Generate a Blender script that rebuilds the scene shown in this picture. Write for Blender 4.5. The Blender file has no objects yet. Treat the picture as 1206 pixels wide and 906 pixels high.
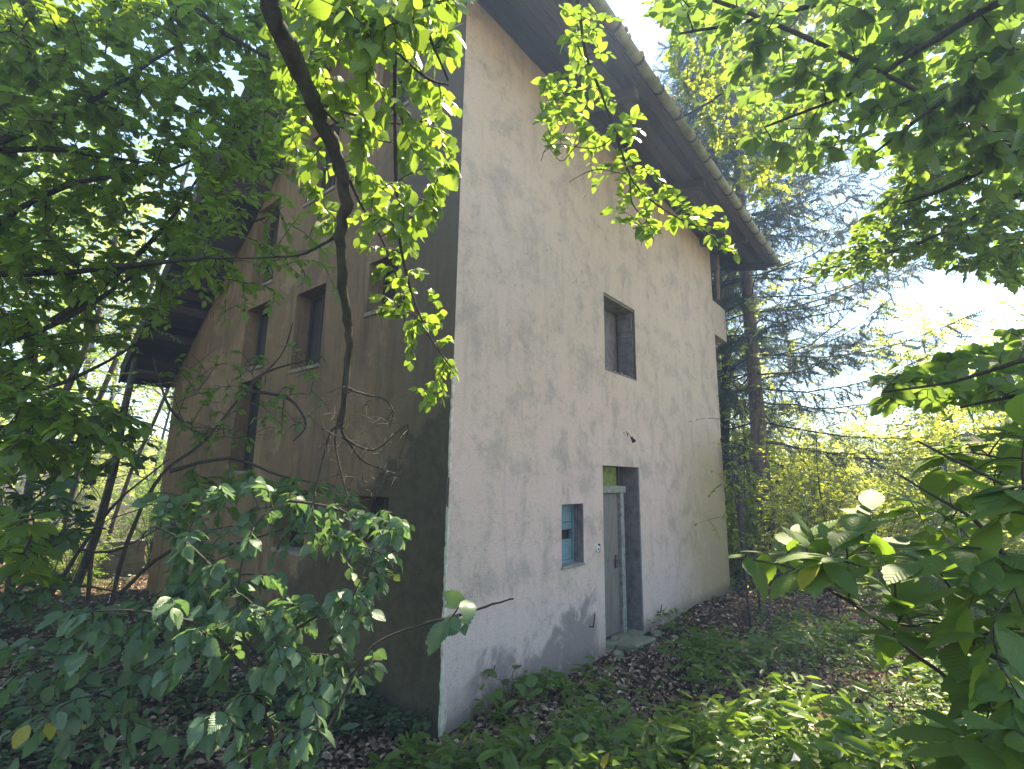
import bpy, bmesh, math, random
import numpy as np
from mathutils import Vector, Matrix
random.seed(7); RNG = np.random.default_rng(11)
sc = bpy.context.scene
COL = sc.collection

# ------------------------------------------------------------------ camera
F = 591.47; CX, CY = 603.0, 453.0
PITCH, YAW, ROLL = 0.18608, 0.687757, 0.015027
CAM = Vector((-3.4031, -3.5527, 2.25))
def _basis():
    fw = Vector((math.cos(YAW), math.sin(YAW), 0)); rt = Vector((math.sin(YAW), -math.cos(YAW), 0)); up = Vector((0, 0, 1))
    f = fw*math.cos(PITCH) + up*math.sin(PITCH); u = -fw*math.sin(PITCH) + up*math.cos(PITCH)
    rr = rt*math.cos(ROLL) + u*math.sin(ROLL); uu = -rt*math.sin(ROLL) + u*math.cos(ROLL)
    return rr, uu, f
RR, UU, FF = _basis()
cam_d = bpy.data.cameras.new('camera'); cam = bpy.data.objects.new('camera', cam_d); COL.objects.link(cam)
m = Matrix((RR, UU, -FF)).transposed().to_4x4(); m.translation = CAM; cam.matrix_world = m
cam_d.sensor_width = 36; cam_d.lens = 36*F/1206; cam_d.clip_start = .05; cam_d.clip_end = 1000
sc.camera = cam
# ------------------------------------------------------------------ world, sun, exposure
SUN_AZ, SUN_EL = math.radians(3), math.radians(57)
world = bpy.data.worlds.new('World'); sc.world = world; world.use_nodes = True
wn = world.node_tree; bg = wn.nodes['Background']
sky = wn.nodes.new('ShaderNodeTexSky'); sky.sky_type = 'NISHITA'; sky.sun_disc = False
sky.sun_elevation = SUN_EL; sky.sun_rotation = math.pi/2 - SUN_AZ; sky.dust_density = 0; sky.ozone_density = 3.
wn.links.new(sky.outputs[0], bg.inputs[0]); bg.inputs[1].default_value = .12
sun_d = bpy.data.lights.new('sun', 'SUN'); sun_d.energy = 5; sun_d.angle = math.radians(.5); sun_d.color = (1, .95, .86)
sun = bpy.data.objects.new('sun', sun_d); COL.objects.link(sun)
sdir = Vector((math.cos(SUN_EL)*math.cos(SUN_AZ), math.cos(SUN_EL)*math.sin(SUN_AZ), math.sin(SUN_EL)))
sun.rotation_euler = sdir.to_track_quat('Z', 'Y').to_euler(); sun.location = (20, 5, 30)
sc.view_settings.view_transform = 'Standard'; sc.view_settings.look = 'None'
sc.view_settings.exposure = 2.2; sc.view_settings.gamma = 1
sc.view_settings.use_white_balance = True; sc.view_settings.white_balance_temperature = 8300; sc.view_settings.white_balance_tint = 8
sc.cycles.max_bounces = 8; sc.cycles.diffuse_bounces = 4; sc.cycles.transmission_bounces = 4; sc.cycles.transparent_max_bounces = 4
sc.cycles.use_denoising = True

# ------------------------------------------------------------------ helpers
def at(px, py, d):
    v = RR*((px-CX)/F) + UU*(-(py-CY)/F) + FF
    return CAM + v.normalized()*d
def proj_np(X):
    D = X - np.array(CAM); z = D@np.array(FF)
    zz = np.where(np.abs(z) < 1e-3, 1e-3, z)
    return CX + F*(D@np.array(RR))/zz, CY - F*(D@np.array(UU))/zz, z
def tag(o, label=None, cat=None, group=None, kind=None):
    if label: o['label'] = label
    if cat: o['category'] = cat
    if group: o['group'] = group
    if kind: o['kind'] = kind
    return o
def empty(name, loc, label, cat, group=None):
    o = bpy.data.objects.new(name, None); COL.objects.link(o); o.location = loc; o.empty_display_size = .2
    return tag(o, label, cat, group)
def link(name, me, mat=None, parent=None, kind=None):
    o = bpy.data.objects.new(name, me); COL.objects.link(o)
    if mat is not None and len(me.materials) == 0: me.materials.append(mat)
    if parent is not None:
        o.parent = parent; o.matrix_parent_inverse = Matrix.Translation(-Vector(parent_world(parent)))
    if kind: o['kind'] = kind
    return o
def parent_world(p):
    v = Vector(p.location)
    return v
def mesh_np(name, V, polys=None, loops=None, sizes=None, uv=None, rnd=None):
    """V (n,3); loops flat index array, sizes per poly"""
    me = bpy.data.meshes.new(name)
    me.vertices.add(len(V)); me.vertices.foreach_set('co', np.asarray(V, np.float32).ravel())
    me.loops.add(len(loops)); me.loops.foreach_set('vertex_index', np.asarray(loops, np.int32))
    sizes = np.asarray(sizes, np.int32); me.polygons.add(len(sizes))
    st = np.concatenate([[0], np.cumsum(sizes)[:-1]]).astype(np.int32)
    me.polygons.foreach_set('loop_start', st); me.polygons.foreach_set('loop_total', sizes)
    me.update(calc_edges=True)
    if uv is not None:
        l = me.uv_layers.new(name='UVMap'); l.data.foreach_set('uv', np.asarray(uv, np.float32)[np.asarray(loops)].ravel())
    if rnd is not None:
        a = me.attributes.new('rnd', 'FLOAT', 'POINT'); a.data.foreach_set('value', np.asarray(rnd, np.float32))
    return me
class MB:
    def __init__(s): s.v = []; s.f = []
    def box(s, x0, x1, y0, y1, z0, z1, jit=0):
        n = len(s.v)
        for x in (x0, x1):
            for y in (y0, y1):
                for z in (z0, z1): s.v.append((x+random.uniform(-jit, jit), y+random.uniform(-jit, jit), z+random.uniform(-jit, jit)))
        for f in ((0,1,3,2),(4,6,7,5),(0,4,5,1),(2,3,7,6),(0,2,6,4),(1,5,7,3)): s.f.append(tuple(n+i for i in f))
        return s
    def quad(s, *p):
        n = len(s.v); s.v += [tuple(q) for q in p]; s.f.append(tuple(range(n, n+len(p)))); return s
    def prism(s, pts, axis, a, b):
        """polygon pts (2D) extruded along axis from a to b"""
        n = len(s.v); k = len(pts)
        def mk(p, t):
            if axis == 0: return (t, p[0], p[1])
            if axis == 1: return (p[0], t, p[1])
            return (p[0], p[1], t)
        s.v += [mk(p, a) for p in pts] + [mk(p, b) for p in pts]
        s.f.append(tuple(range(n, n+k))); s.f.append(tuple(range(n+2*k-1, n+k-1, -1)))
        for i in range(k): j = (i+1) % k; s.f.append((n+i, n+k+i, n+k+j, n+j))
        return s
    def tube(s, pts, rad, n=6, cap=True):
        pts = [Vector(p) for p in pts]; base = len(s.v); prev = None
        for i, p in enumerate(pts):
            t = (pts[min(i+1, len(pts)-1)] - pts[max(i-1, 0)]).normalized()
            a = t.orthogonal().normalized() if prev is None else (prev - t*prev.dot(t)).normalized()
            prev = a; b = t.cross(a); r = rad[i] if hasattr(rad, '__len__') else rad
            for k in range(n):
                q = p + (a*math.cos(2*math.pi*k/n) + b*math.sin(2*math.pi*k/n))*r; s.v.append(tuple(q))
        for i in range(len(pts)-1):
            for k in range(n):
                a0 = base+i*n+k; a1 = base+i*n+(k+1) % n
                s.f.append((a0, a1, a1+n, a0+n))
        if cap:
            s.f.append(tuple(range(base+n-1, base-1, -1))); e = base+(len(pts)-1)*n; s.f.append(tuple(range(e, e+n)))
        return s
    def mesh(s, name, bevel=0, smooth=False):
        me = bpy.data.meshes.new(name); me.from_pydata(s.v, [], s.f)
        bm = bmesh.new(); bm.from_mesh(me); bmesh.ops.recalc_face_normals(bm, faces=bm.faces)
        if bevel: bmesh.ops.bevel(bm, geom=bm.edges[:], offset=bevel, segments=1, affect='EDGES')
        bm.to_mesh(me); bm.free()
        if smooth: me.polygons.foreach_set('use_smooth', [True]*len(me.polygons))
        return me
    def build(s, name, mat, parent=None, kind=None, bevel=0, smooth=False):
        return link(name, s.mesh(name, bevel, smooth), mat, parent, kind)

# ------------------------------------------------------------------ node helper
class NG:
    def __init__(s, name, rough=.8, spec=.3):
        s.m = bpy.data.materials.new(name); s.m.use_nodes = True; s.t = s.m.node_tree
        s.b = s.t.nodes['Principled BSDF']; s.b.inputs['Roughness'].default_value = rough
        s.b.inputs['Specular IOR Level'].default_value = spec; s.out = s.t.nodes['Material Output']
    def n(s, typ, **kw):
        x = s.t.nodes.new(typ)
        for k, v in kw.items(): setattr(x, k, v)
        return x
    def L(s, a, b): s.t.links.new(a, b)
    def put(s, sock, v):
        if isinstance(v, bpy.types.NodeSocket): s.L(v, sock)
        elif hasattr(v, '__len__'): sock.default_value = tuple(v) if len(v) != 3 or sock.type != 'RGBA' else (*v, 1)
        else: sock.default_value = v
    def math(s, op, a, b=0., c=0., clamp=False):
        x = s.n('ShaderNodeMath', operation=op, use_clamp=clamp)
        s.put(x.inputs[0], a); s.put(x.inputs[1], b); s.put(x.inputs[2], c); return x.outputs[0]
    def mix(s, f, a, b, mode='MIX'):
        x = s.n('ShaderNodeMix', data_type='RGBA', blend_type=mode, clamp_factor=True)
        s.put(x.inputs[0], f); s.put(x.inputs[6], a); s.put(x.inputs[7], b); return x.outputs[2]
    def pos(s, scale=(1, 1, 1)):
        g = s.n('ShaderNodeNewGeometry'); mp = s.n('ShaderNodeMapping'); s.L(g.outputs['Position'], mp.inputs[0])
        mp.inputs['Scale'].default_value = scale; return mp.outputs[0]
    def obj(s, scale=(1, 1, 1)):
        g = s.n('ShaderNodeTexCoord'); mp = s.n('ShaderNodeMapping'); s.L(g.outputs['Object'], mp.inputs[0])
        mp.inputs['Scale'].default_value = scale; return mp.outputs[0]
    def noise(s, vec, scale, detail=4, rough=.6, dist=0):
        x = s.n('ShaderNodeTexNoise'); s.put(x.inputs['Vector'], vec); x.inputs['Scale'].default_value = scale
        x.inputs['Detail'].default_value = detail; x.inputs['Roughness'].default_value = rough; x.inputs['Distortion'].default_value = dist
        return x.outputs[0]
    def ramp(s, f, a, b):
        x = s.n('ShaderNodeMapRange', interpolation_type='SMOOTHSTEP'); s.put(x.inputs[0], f); x.inputs[1].default_value = a; x.inputs[2].default_value = b
        return x.outputs[0]
    def bump(s, h, strength=.5, dist=.01, prev=None):
        x = s.n('ShaderNodeBump'); s.put(x.inputs['Height'], h); x.inputs['Strength'].default_value = strength; x.inputs['Distance'].default_value = dist
        if prev is not None: s.L(prev, x.inputs['Normal'])
        return x.outputs[0]
    def color(s, c): s.put(s.b.inputs['Base Color'], c)
    def normal(s, n): s.L(n, s.b.inputs['Normal'])
def simple(name, c, rough=.7, var=.25, scale=8, bump=.3, bscale=60, stretch=(1, 1, 1), metal=0, dark=None, spec=.3):
    g = NG(name, rough, spec); v = g.obj(stretch)
    n1 = g.noise(v, scale, 5); dark = dark or tuple(x*.45 for x in c)
    g.color(g.mix(g.ramp(n1, .35, .75), tuple(x*(1+var) for x in c), tuple(a*(1-var)+d*var for a, d in zip(c, dark)) if var < 1 else dark))
    g.normal(g.bump(g.noise(v, bscale, 3), bump, .01)); g.b.inputs['Metallic'].default_value = metal
    return g.m

# ------------------------------------------------------------------ materials
def mat_wall():
    g = NG('weathered_plaster', .92, .15); p = g.pos()
    geo = g.n('ShaderNodeNewGeometry'); sx = g.n('ShaderNodeSeparateXYZ'); g.L(geo.outputs['Position'], sx.inputs[0])
    X, Y, Z = sx.outputs
    sn = g.n('ShaderNodeSeparateXYZ'); g.L(geo.outputs['True Normal'], sn.inputs[0])
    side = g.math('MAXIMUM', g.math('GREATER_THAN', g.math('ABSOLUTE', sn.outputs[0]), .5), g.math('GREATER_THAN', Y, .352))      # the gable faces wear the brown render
    big = g.noise(p, .55, 5, .6, .4); mid = g.noise(p, 2.2, 6, .65, .3); fin = g.noise(p, 14, 4, .7); gr = g.noise(p, 90, 2, .6)
    stk = g.noise(g.pos((2.6, 2.6, .45)), 1.6, 6, .65, .3)
    # front
    lil = g.mix(g.ramp(big, .35, .65), (.76, .55, .50), (.70, .54, .455))
    warm = g.ramp(g.math('ADD', Z, g.math('MULTIPLY', mid, 2.)), 2.4, 5.8)
    lil = g.mix(warm, lil, (.67, .525, .42))
    lil = g.mix(g.math('MULTIPLY', g.ramp(mid, .47, .66), .6), lil, (.40, .335, .29))
    lil = g.mix(g.math('MULTIPLY', g.ramp(stk, .5, .7), .38), lil, (.37, .31, .265))
    # pale lime bloom above the damp zone
    hz = g.math('ADD', Z, g.math('MULTIPLY', g.math('SUBTRACT', mid, .5), 1.1))
    bloom = g.math('MULTIPLY', g.ramp(hz, .15, .55), g.math('SUBTRACT', 1., g.ramp(hz, .75, 1.35)))
    lil = g.mix(g.math('MULTIPLY', bloom, .8), lil, (.72, .56, .52))
    # damp patch near the ground left of the door
    dx = g.math('MULTIPLY', g.ramp(g.math('ADD', X, g.math('MULTIPLY', fin, .5)), .15, .9), g.math('SUBTRACT', 1., g.ramp(g.math('ADD', X, g.math('MULTIPLY', fin, .25)), 2.75, 2.95)))
    hh = g.math('ADD', g.math('ADD', Z, g.math('MULTIPLY', g.math('SUBTRACT', fin, .5), .35)), g.math('MULTIPLY', g.math('SUBTRACT', g.noise(p, 3.1, 4, .6, .6), .5), 1.5)); hh = g.math('SUBTRACT', hh, g.math('MULTIPLY', X, .17))
    damp = g.math('MULTIPLY', dx, g.math('SUBTRACT', 1., g.ramp(hh, .12, .42)))
    lil = g.mix(g.math('MULTIPLY', damp, .8), lil, (.24, .20, .19))
    # ochre towards the far end: painted ground bounce as well as algae
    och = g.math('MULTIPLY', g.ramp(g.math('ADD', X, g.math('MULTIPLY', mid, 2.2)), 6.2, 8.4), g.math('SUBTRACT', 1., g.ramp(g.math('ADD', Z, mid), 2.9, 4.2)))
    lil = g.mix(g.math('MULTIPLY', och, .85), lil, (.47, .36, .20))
    base = g.math('SUBTRACT', 1., g.ramp(g.math('ADD', Z, g.math('MULTIPLY', fin, .25)), .16, .36))
    lil = g.mix(g.math('MULTIPLY', base, .6), lil, (.17, .155, .12))
    lil = g.mix(g.math('MULTIPLY', g.ramp(gr, .5, .66), .45), lil, (.25, .21, .21))
    lil = g.mix(g.math('MULTIPLY', g.math('MULTIPLY', g.ramp(fin, .48, .66), g.ramp(mid, .36, .55)), .4), lil, (.33, .27, .24))
    lil = g.mix(g.math('MULTIPLY', g.ramp(g.noise(p, 4.5, 6, .75, .8), .55, .68), .4), lil, (.68, .56, .50))
    # bare chalky edge along the corner
    ew = g.math('ADD', .028, g.math('MULTIPLY', g.math('SUBTRACT', g.noise(p, 5, 3), .5), .16))
    ed = g.math('MULTIPLY', g.math('LESS_THAN', X, ew), g.math('SUBTRACT', 1., g.ramp(Z, 3.2, 3.6)))
    # gable render
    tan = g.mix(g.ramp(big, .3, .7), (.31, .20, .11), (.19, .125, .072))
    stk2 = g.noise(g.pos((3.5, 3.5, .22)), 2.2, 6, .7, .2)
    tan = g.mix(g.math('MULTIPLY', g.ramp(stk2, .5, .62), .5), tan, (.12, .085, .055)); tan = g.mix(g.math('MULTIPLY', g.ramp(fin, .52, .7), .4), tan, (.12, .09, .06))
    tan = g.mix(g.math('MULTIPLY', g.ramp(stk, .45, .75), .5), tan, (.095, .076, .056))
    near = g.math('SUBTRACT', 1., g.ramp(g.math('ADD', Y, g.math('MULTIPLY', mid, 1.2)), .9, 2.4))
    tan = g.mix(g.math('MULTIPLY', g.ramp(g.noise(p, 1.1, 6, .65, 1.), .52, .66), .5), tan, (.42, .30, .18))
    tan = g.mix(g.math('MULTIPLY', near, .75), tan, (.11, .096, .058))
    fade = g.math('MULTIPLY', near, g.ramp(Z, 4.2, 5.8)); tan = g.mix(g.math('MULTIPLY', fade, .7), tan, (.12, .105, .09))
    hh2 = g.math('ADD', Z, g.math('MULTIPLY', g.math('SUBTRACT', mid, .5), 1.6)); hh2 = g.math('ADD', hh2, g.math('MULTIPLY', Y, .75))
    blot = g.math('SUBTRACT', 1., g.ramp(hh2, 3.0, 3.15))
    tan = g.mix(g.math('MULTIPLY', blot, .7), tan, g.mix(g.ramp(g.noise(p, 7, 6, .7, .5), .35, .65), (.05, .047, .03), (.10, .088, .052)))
    vo = g.n('ShaderNodeTexVoronoi', feature='DISTANCE_TO_EDGE'); vo.inputs['Scale'].default_value = .55
    wv = g.n('ShaderNodeVectorMath', operation='ADD'); nv = g.n('ShaderNodeTexNoise'); nv.inputs['Scale'].default_value = 2.5; nv.inputs['Detail'].default_value = 6; g.L(p, nv.inputs['Vector']); g.L(p, wv.inputs[0]); g.L(nv.outputs['Color'], wv.inputs[1]); g.L(wv.outputs[0], vo.inputs['Vector'])
    crack = g.math('MULTIPLY', g.math('SUBTRACT', 1., g.ramp(vo.outputs['Distance'], .0, .006)), g.ramp(big, .48, .62))
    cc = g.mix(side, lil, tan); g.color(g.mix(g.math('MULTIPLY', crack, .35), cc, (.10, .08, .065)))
    b = g.bump(g.math('ADD', g.math('MULTIPLY', gr, .55), g.math('ADD', g.math('MULTIPLY', fin, .7), mid)), .9, .022)
    b = g.bump(g.noise(p, 210, 2), .5, .006, b); g.normal(b)
    return g.m
M = {}
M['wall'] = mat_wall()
M['jamb'] = simple('rough_jamb_mortar', (.16, .14, .14), .95, .4, 9, .9, 25)
M['wood_dark'] = simple('old_dark_boards', (.045, .038, .032), .85, .4, 4, .5, 30, (1, 12, 12))
M['beam'] = simple('grey_beam_wood', (.07, .06, .055), .85, .4, 3, .5, 30)
M['tile'] = simple('mossy_roof_tile', (.16, .12, .085), .9, .5, 7, .7, 40, dark=(.05, .07, .02))
M['gutter'] = simple('mossy_zinc_gutter', (.20, .20, .13), .75, .5, 5, .5, 40, dark=(.10, .13, .05))
M['bracket'] = simple('dark_iron_bracket', (.05, .045, .04), .7, .3)
M['needles'] = simple('fallen_needles', (.42, .26, .13), .95, .5, 30, .8, 80)
M['frame_white'] = simple('flaking_white_paint', (.19, .19, .175), .7, .6, 16, .6, 70, (1, 1, 1), dark=(.12, .10, .07))
M['door'] = simple('grey_painted_door', (.16, .14, .125), .6, .3, 5, .35, 40, (3, 3, .6), dark=(.10, .09, .08))
M['blue'] = simple('faded_blue_paint', (.12, .20, .235), .6, .35, 9, .3, 60, (1, 1, 6), dark=(.14, .22, .26))
M['window_wood'] = simple('dark_window_wood', (.045, .038, .032), .8, .4, 8, .4, 50)
M['void'] = simple('unlit_room_dark', (.05, .045, .04), .95, .2)  # near-black colour stands for the darkness of unlit rooms
M['panel'] = simple('grey_green_panel', (.13, .14, .128), .8, .2, 3, .2, 40)
M['stone'] = simple('mossy_stone', (.17, .16, .115), .95, .5, 6, .9, 25, dark=(.10, .14, .05))
M['rust'] = simple('rusty_iron', (.10, .065, .045), .85, .5, 40)
M['porcelain'] = simple('white_porcelain', (.62, .62, .60), .3, .1, 8, .05)
M['black'] = simple('black_bakelite', (.015, .015, .015), .4, .1, 8, .05)
M['bin'] = simple('weathered_ribbed_box', (.13, .125, .08), .75, .45, 6, .4, 40, dark=(.07, .09, .04))
M['scrap'] = simple('pale_litter_scrap', (.62, .56, .66), .6, .2)
_t = M['wood_dark'].node_tree; _b = _t.nodes['Principled BSDF']; _src = _b.inputs['Base Color'].links[0].from_socket
_o = _t.nodes.new('ShaderNodeObjectInfo'); _mr = _t.nodes.new('ShaderNodeMapRange'); _mr.inputs[3].default_value = .45; _mr.inputs[4].default_value = 2.2
_vm = _t.nodes.new('ShaderNodeVectorMath'); _vm.operation = 'SCALE'; _t.links.new(_o.outputs['Random'], _mr.inputs[0]); _t.links.new(_src, _vm.inputs[0]); _t.links.new(_mr.outputs[0], _vm.inputs['Scale']); _t.links.new(_vm.outputs[0], _b.inputs['Base Color'])
def mat_glass(name, tint, rough=.08):
    g = NG(name, rough, .6); p = g.obj()
    g.color(g.mix(g.ramp(g.noise(p, 6, 4), .4, .7), tint, tuple(x*.5 for x in tint)))
    g.b.inputs['Coat Weight'].default_value = .6; g.b.inputs['Coat Roughness'].default_value = .06
    return g.m
M['glass'] = mat_glass('dusty_dark_glass', (.05, .055, .05))
M['glass_greenery'] = mat_glass('greenery_tinted_glass', (.20, .25, .085))  # greenery seen in the glass is painted as its colour
M['glass_pale'] = mat_glass('dusty_yellow_glass', (.26, .22, .12), .3)
def mat_bark(name, c1, c2, moss=.0, scale=1.):
    g = NG(name, .92, .15); v = g.pos((1, 1, .25))
    n = g.noise(v, 18*scale, 5, .7, .5); c = g.mix(g.ramp(n, .35, .65), c1, c2)
    if moss: c = g.mix(g.math('MULTIPLY', g.ramp(g.noise(g.pos(), 3*scale, 4), .5, .7), moss), c, (.06, .085, .025))
    g.color(c); g.normal(g.bump(n, .8, .02)); return g.m
M['bark'] = mat_bark('grey_brown_bark', (.055, .045, .036), (.12, .10, .085), .4)
M['bark_grey'] = mat_bark('smooth_grey_bark', (.07, .068, .058), (.15, .145, .125), .5, 2)
M['bark_red'] = mat_bark('reddish_conifer_bark', (.15, .10, .08), (.28, .20, .16), .1, .8)
M['twig'] = simple('dark_twig', (.04, .032, .026), .85, .4, 20)
def mat_leaf(name, c1, c2, tr, gloss=.38, veins=True, trans=.45, yellow=.006):
    g = NG(name, gloss, .45)
    at_ = g.n('ShaderNodeAttribute'); at_.attribute_name = 'rnd'; oi = g.n('ShaderNodeObjectInfo')
    r = g.math('FRACT', g.math('ADD', at_.outputs['Fac'], oi.outputs['Random']))
    c = g.mix(r, c1, c2)
    c = g.mix(g.math('GREATER_THAN', r, 1-yellow), c, (.35, .30, .03))
    c = g.mix(g.math('MULTIPLY', g.ramp(g.noise(g.pos(), 25, 3), .45, .8), .35), c, tuple(x*.5 for x in c1))
    uv = g.n('ShaderNodeUVMap'); s2 = g.n('ShaderNodeSeparateXYZ'); g.L(uv.outputs[0], s2.inputs[0])
    tcol = g.mix(r, tr, tuple(x*.6 for x in tr))
    if veins:
        au = g.math('ABSOLUTE', g.math('SUBTRACT', s2.outputs[0], .5))
        mid = g.math('LESS_THAN', au, .018)
        sv = g.math('SINE', g.math('MULTIPLY', g.math('SUBTRACT', s2.outputs[1], g.math('MULTIPLY', au, .75)), 62.))
        vein = g.math('MAXIMUM', mid, g.math('MULTIPLY', g.ramp(sv, .80, 1.), .6))
        c = g.mix(g.math('MULTIPLY', vein, .34), c, tuple(min(1, x*1.7+.01) for x in c2))
        tcol = g.mix(g.math('MULTIPLY', vein, .45), tcol, tuple(x*.35 for x in tr))
        g.normal(g.bump(sv, .2, .002))
    g.color(c)
    tb = g.n('ShaderNodeBsdfTranslucent'); g.put(tb.inputs['Color'], tcol)
    mx = g.n('ShaderNodeMixShader'); mx.inputs[0].default_value = trans
    g.L(g.b.outputs[0], mx.inputs[1]); g.L(tb.outputs[0], mx.inputs[2]); g.L(mx.outputs[0], g.out.inputs['Surface'])
    return g.m
M['leaf_beech'] = mat_leaf('beech_leaf', (.075, .14, .022), (.11, .185, .03), (.40, .62, .06))
M['leaf_hazel'] = mat_leaf('hazel_leaf', (.06, .11, .03), (.10, .16, .05), (.30, .50, .07), .42, trans=.5)
M['leaf_large'] = mat_leaf('large_glossy_leaf', (.06, .12, .025), (.095, .165, .035), (.30, .50, .05), .52)
M['leaf_bluish'] = mat_leaf('bluish_elm_leaf', (.075, .145, .08), (.13, .21, .115), (.18, .34, .09), .34)
M['leaf_forest'] = mat_leaf('hornbeam_leaf', (.06, .115, .02), (.10, .165, .03), (.36, .56, .05), .4, False)
M['leaf_shade'] = mat_leaf('shaded_seedling_leaf', (.05, .095, .045), (.085, .14, .06), (.14, .26, .06), .38, False, .35)
M['leaf_sun'] = mat_leaf('sun_tinted_leaf', (.12, .175, .028), (.17, .23, .035), (.72, .80, .09), .45, False, .62)  # lit copy of the forest leaf: sunlight put into its colours
M['leaf_herb'] = mat_leaf('herb_leaf', (.07, .13, .022), (.12, .20, .035), (.30, .48, .05), .38, False, .4, .01)
M['leaf_ivy'] = mat_leaf('ivy_leaf', (.03, .06, .02), (.055, .09, .035), (.08, .16, .03), .35, False, .3)
M['needle'] = mat_leaf('spruce_needle', (.04, .075, .05), (.07, .11, .07), (.09, .15, .07), .5, False, .25, 0)
def mat_litter():
    g = NG('dry_leaf', .8, .2); at_ = g.n('ShaderNodeAttribute'); at_.attribute_name = 'rnd'; r = at_.outputs['Fac']
    c = g.mix(r, (.13, .08, .055), (.42, .28, .20)); c = g.mix(g.math('GREATER_THAN', r, .88), c, (.6, .47, .38)); g.color(c); return g.m
M['litter'] = mat_litter()
def mat_ground():
    g = NG('forest_floor', .95, .1); p = g.pos()
    a = g.noise(p, 1.2, 6, .7); b = g.noise(p, 22, 4, .75, .6); c = g.noise(p, 6, 4, .7)
    col = g.mix(g.ramp(b, .4, .65), (.045, .032, .022), (.14, .095, .062)); col = g.mix(g.math('MULTIPLY', g.ramp(a, .5, .7), .5), col, (.04, .055, .018))
    geo = g.n('ShaderNodeNewGeometry'); sx = g.n('ShaderNodeSeparateXYZ'); g.L(geo.outputs['Position'], sx.inputs[0])
    col = g.mix(g.ramp(g.math('ADD', sx.outputs[1], g.math('MULTIPLY', a, 2.)), -7, -9), col, g.mix(b, (.30, .24, .13), (.20, .19, .09)))   # unseen pale dry grass behind the camera, added to bounce light on walls
    g.color(col); g.normal(g.bump(g.math('ADD', b, c), 1., .05)); return g.m
M['ground'] = mat_ground()

# ------------------------------------------------------------------ terrain
def terr(x, y):
    x = np.asarray(x, float); y = np.asarray(y, float)
    sm = lambda t: t*t*(3-2*t)
    z = .75*sm(np.clip((-y-.3)/4.5, 0, 1))*sm(np.clip((6-x)/8, 0, 1))                     # bank the photographer stands on
    z = z + .22*sm(np.clip((-y-.5)/4, 0, 1))
    lw = sm(np.clip((3-x)/8, 0, 1))
    z = z + lw*(np.clip(y-6, 0, 60)*.105) + .35*sm(np.clip((-x-.5)/3, 0, 1))*sm(np.clip((y+2)/3, 0, 1))
    z = z - .09*np.clip(x-13, 0, 30)*sm(np.clip((12-y)/10, 0, 1))
    z = z + .05*np.sin(x*1.7+y*.6)*np.cos(y*1.3-x*.4) + .02*np.sin(x*5.1)*np.sin(y*4.3)
    d = np.hypot(x-3, y-2); z = z + np.clip(d-42, 0, 60)*.14
    return z
def grid_axis(a, b, c0, c1, fine, coarse):
    v = list(np.arange(c0, c1, fine)); x = c0; s = fine
    while x > a: s = min(s*1.12, coarse); x -= s; v.insert(0, x)
    x = v[-1]; s = fine
    while x < b: s = min(s*1.12, coarse); x += s; v.append(x)
    return np.array(v)
gx = grid_axis(-55, 85, -5, 13, .14, 4); gy = grid_axis(-45, 80, -6, 12, .14, 8)
GX, GY = np.meshgrid(gx, gy, indexing='ij'); GZ = terr(GX, GY) + RNG.normal(0, .008, GX.shape)
GZ = np.where((GX > .2) & (GX < 8.2) & (GY > .45) & (GY < 7.9), np.minimum(GZ, -.02), GZ)
V = np.stack([GX, GY, GZ], -1).reshape(-1, 3); nx, ny = GX.shape
idx = np.arange(nx*ny).reshape(nx, ny); q = np.stack([idx[:-1, :-1], idx[1:, :-1], idx[1:, 1:], idx[:-1, 1:]], -1).reshape(-1)
me = mesh_np('ground', V, loops=q, sizes=[4]*(len(q)//4)); me.polygons.foreach_set('use_smooth', [True]*len(me.polygons))
tag(link('ground', me, M['ground']), kind='structure')

# ------------------------------------------------------------------ leaf instancing in numpy
T_NARROW = (np.array([(0,0,0),(-.15,.25,.04),(-.15,.62,.03),(0,1,-.12),(.15,.62,.03),(.15,.25,.04)], float), [(0,3,2,1),(0,5,4,3)], np.array([(.5,0),(0,.3),(0,.7),(.5,1),(1,.7),(1,.3)], float))
def leaf_lo():
    V = np.array([(0,0,0),(-.26,.28,.07),(-.24,.66,.06),(0,1,-.06),(.24,.66,.06),(.26,.28,.07)], float)
    uv = np.array([(.5,0),(0,.3),(0,.7),(.5,1),(1,.7),(1,.3)], float)
    return V, [(0,3,2,1),(0,5,4,3)], uv
def leaf_hi(width=.34, teeth=9, droop=.14, fold=.10, serr=.035, peak=.42, tipw=1.25):
    """ovate leaf, toothed edge, folded along its midrib; ends in a pointed tip"""
    V = []; uv = []; f = []; n = teeth
    for i in range(n+1):
        t = i/n; V.append((0, t, -droop*t*t)); uv.append((.5, t))
    def w(t):
        a = (t/peak) if t < peak else 1-(t-peak)/(1-peak)
        return width*math.sin(min(1, max(0, a))*math.pi/2)**(.75 if t < peak else tipw)
    side = {}
    for sgn in (-1, 1):
        ids = []
        for i in range(2*n+1):
            t = i/(2*n); ww = w(t) + (serr if i % 2 == 0 and 0 < i < 2*n else -serr*.3 if 0 < i < 2*n else 0)
            tt = t + (.02 if i % 2 == 0 else 0)*(0 < i < 2*n)
            ids.append(len(V)); V.append((sgn*ww, tt, fold*ww/width*.6 - droop*tt*tt - .25*ww*ww)); uv.append((.5+sgn*ww*1.4, tt))
        side[sgn] = ids
    for sgn in (-1, 1):
        ids = side[sgn]
        for i in range(n):
            a, b = i, i+1; p = [a, b, ids[2*i+2], ids[2*i+1], ids[2*i]]
            if sgn > 0: p = p[::-1]
            f.append(tuple(p))
    return np.array(V, float), f, np.array(uv, float)
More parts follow.
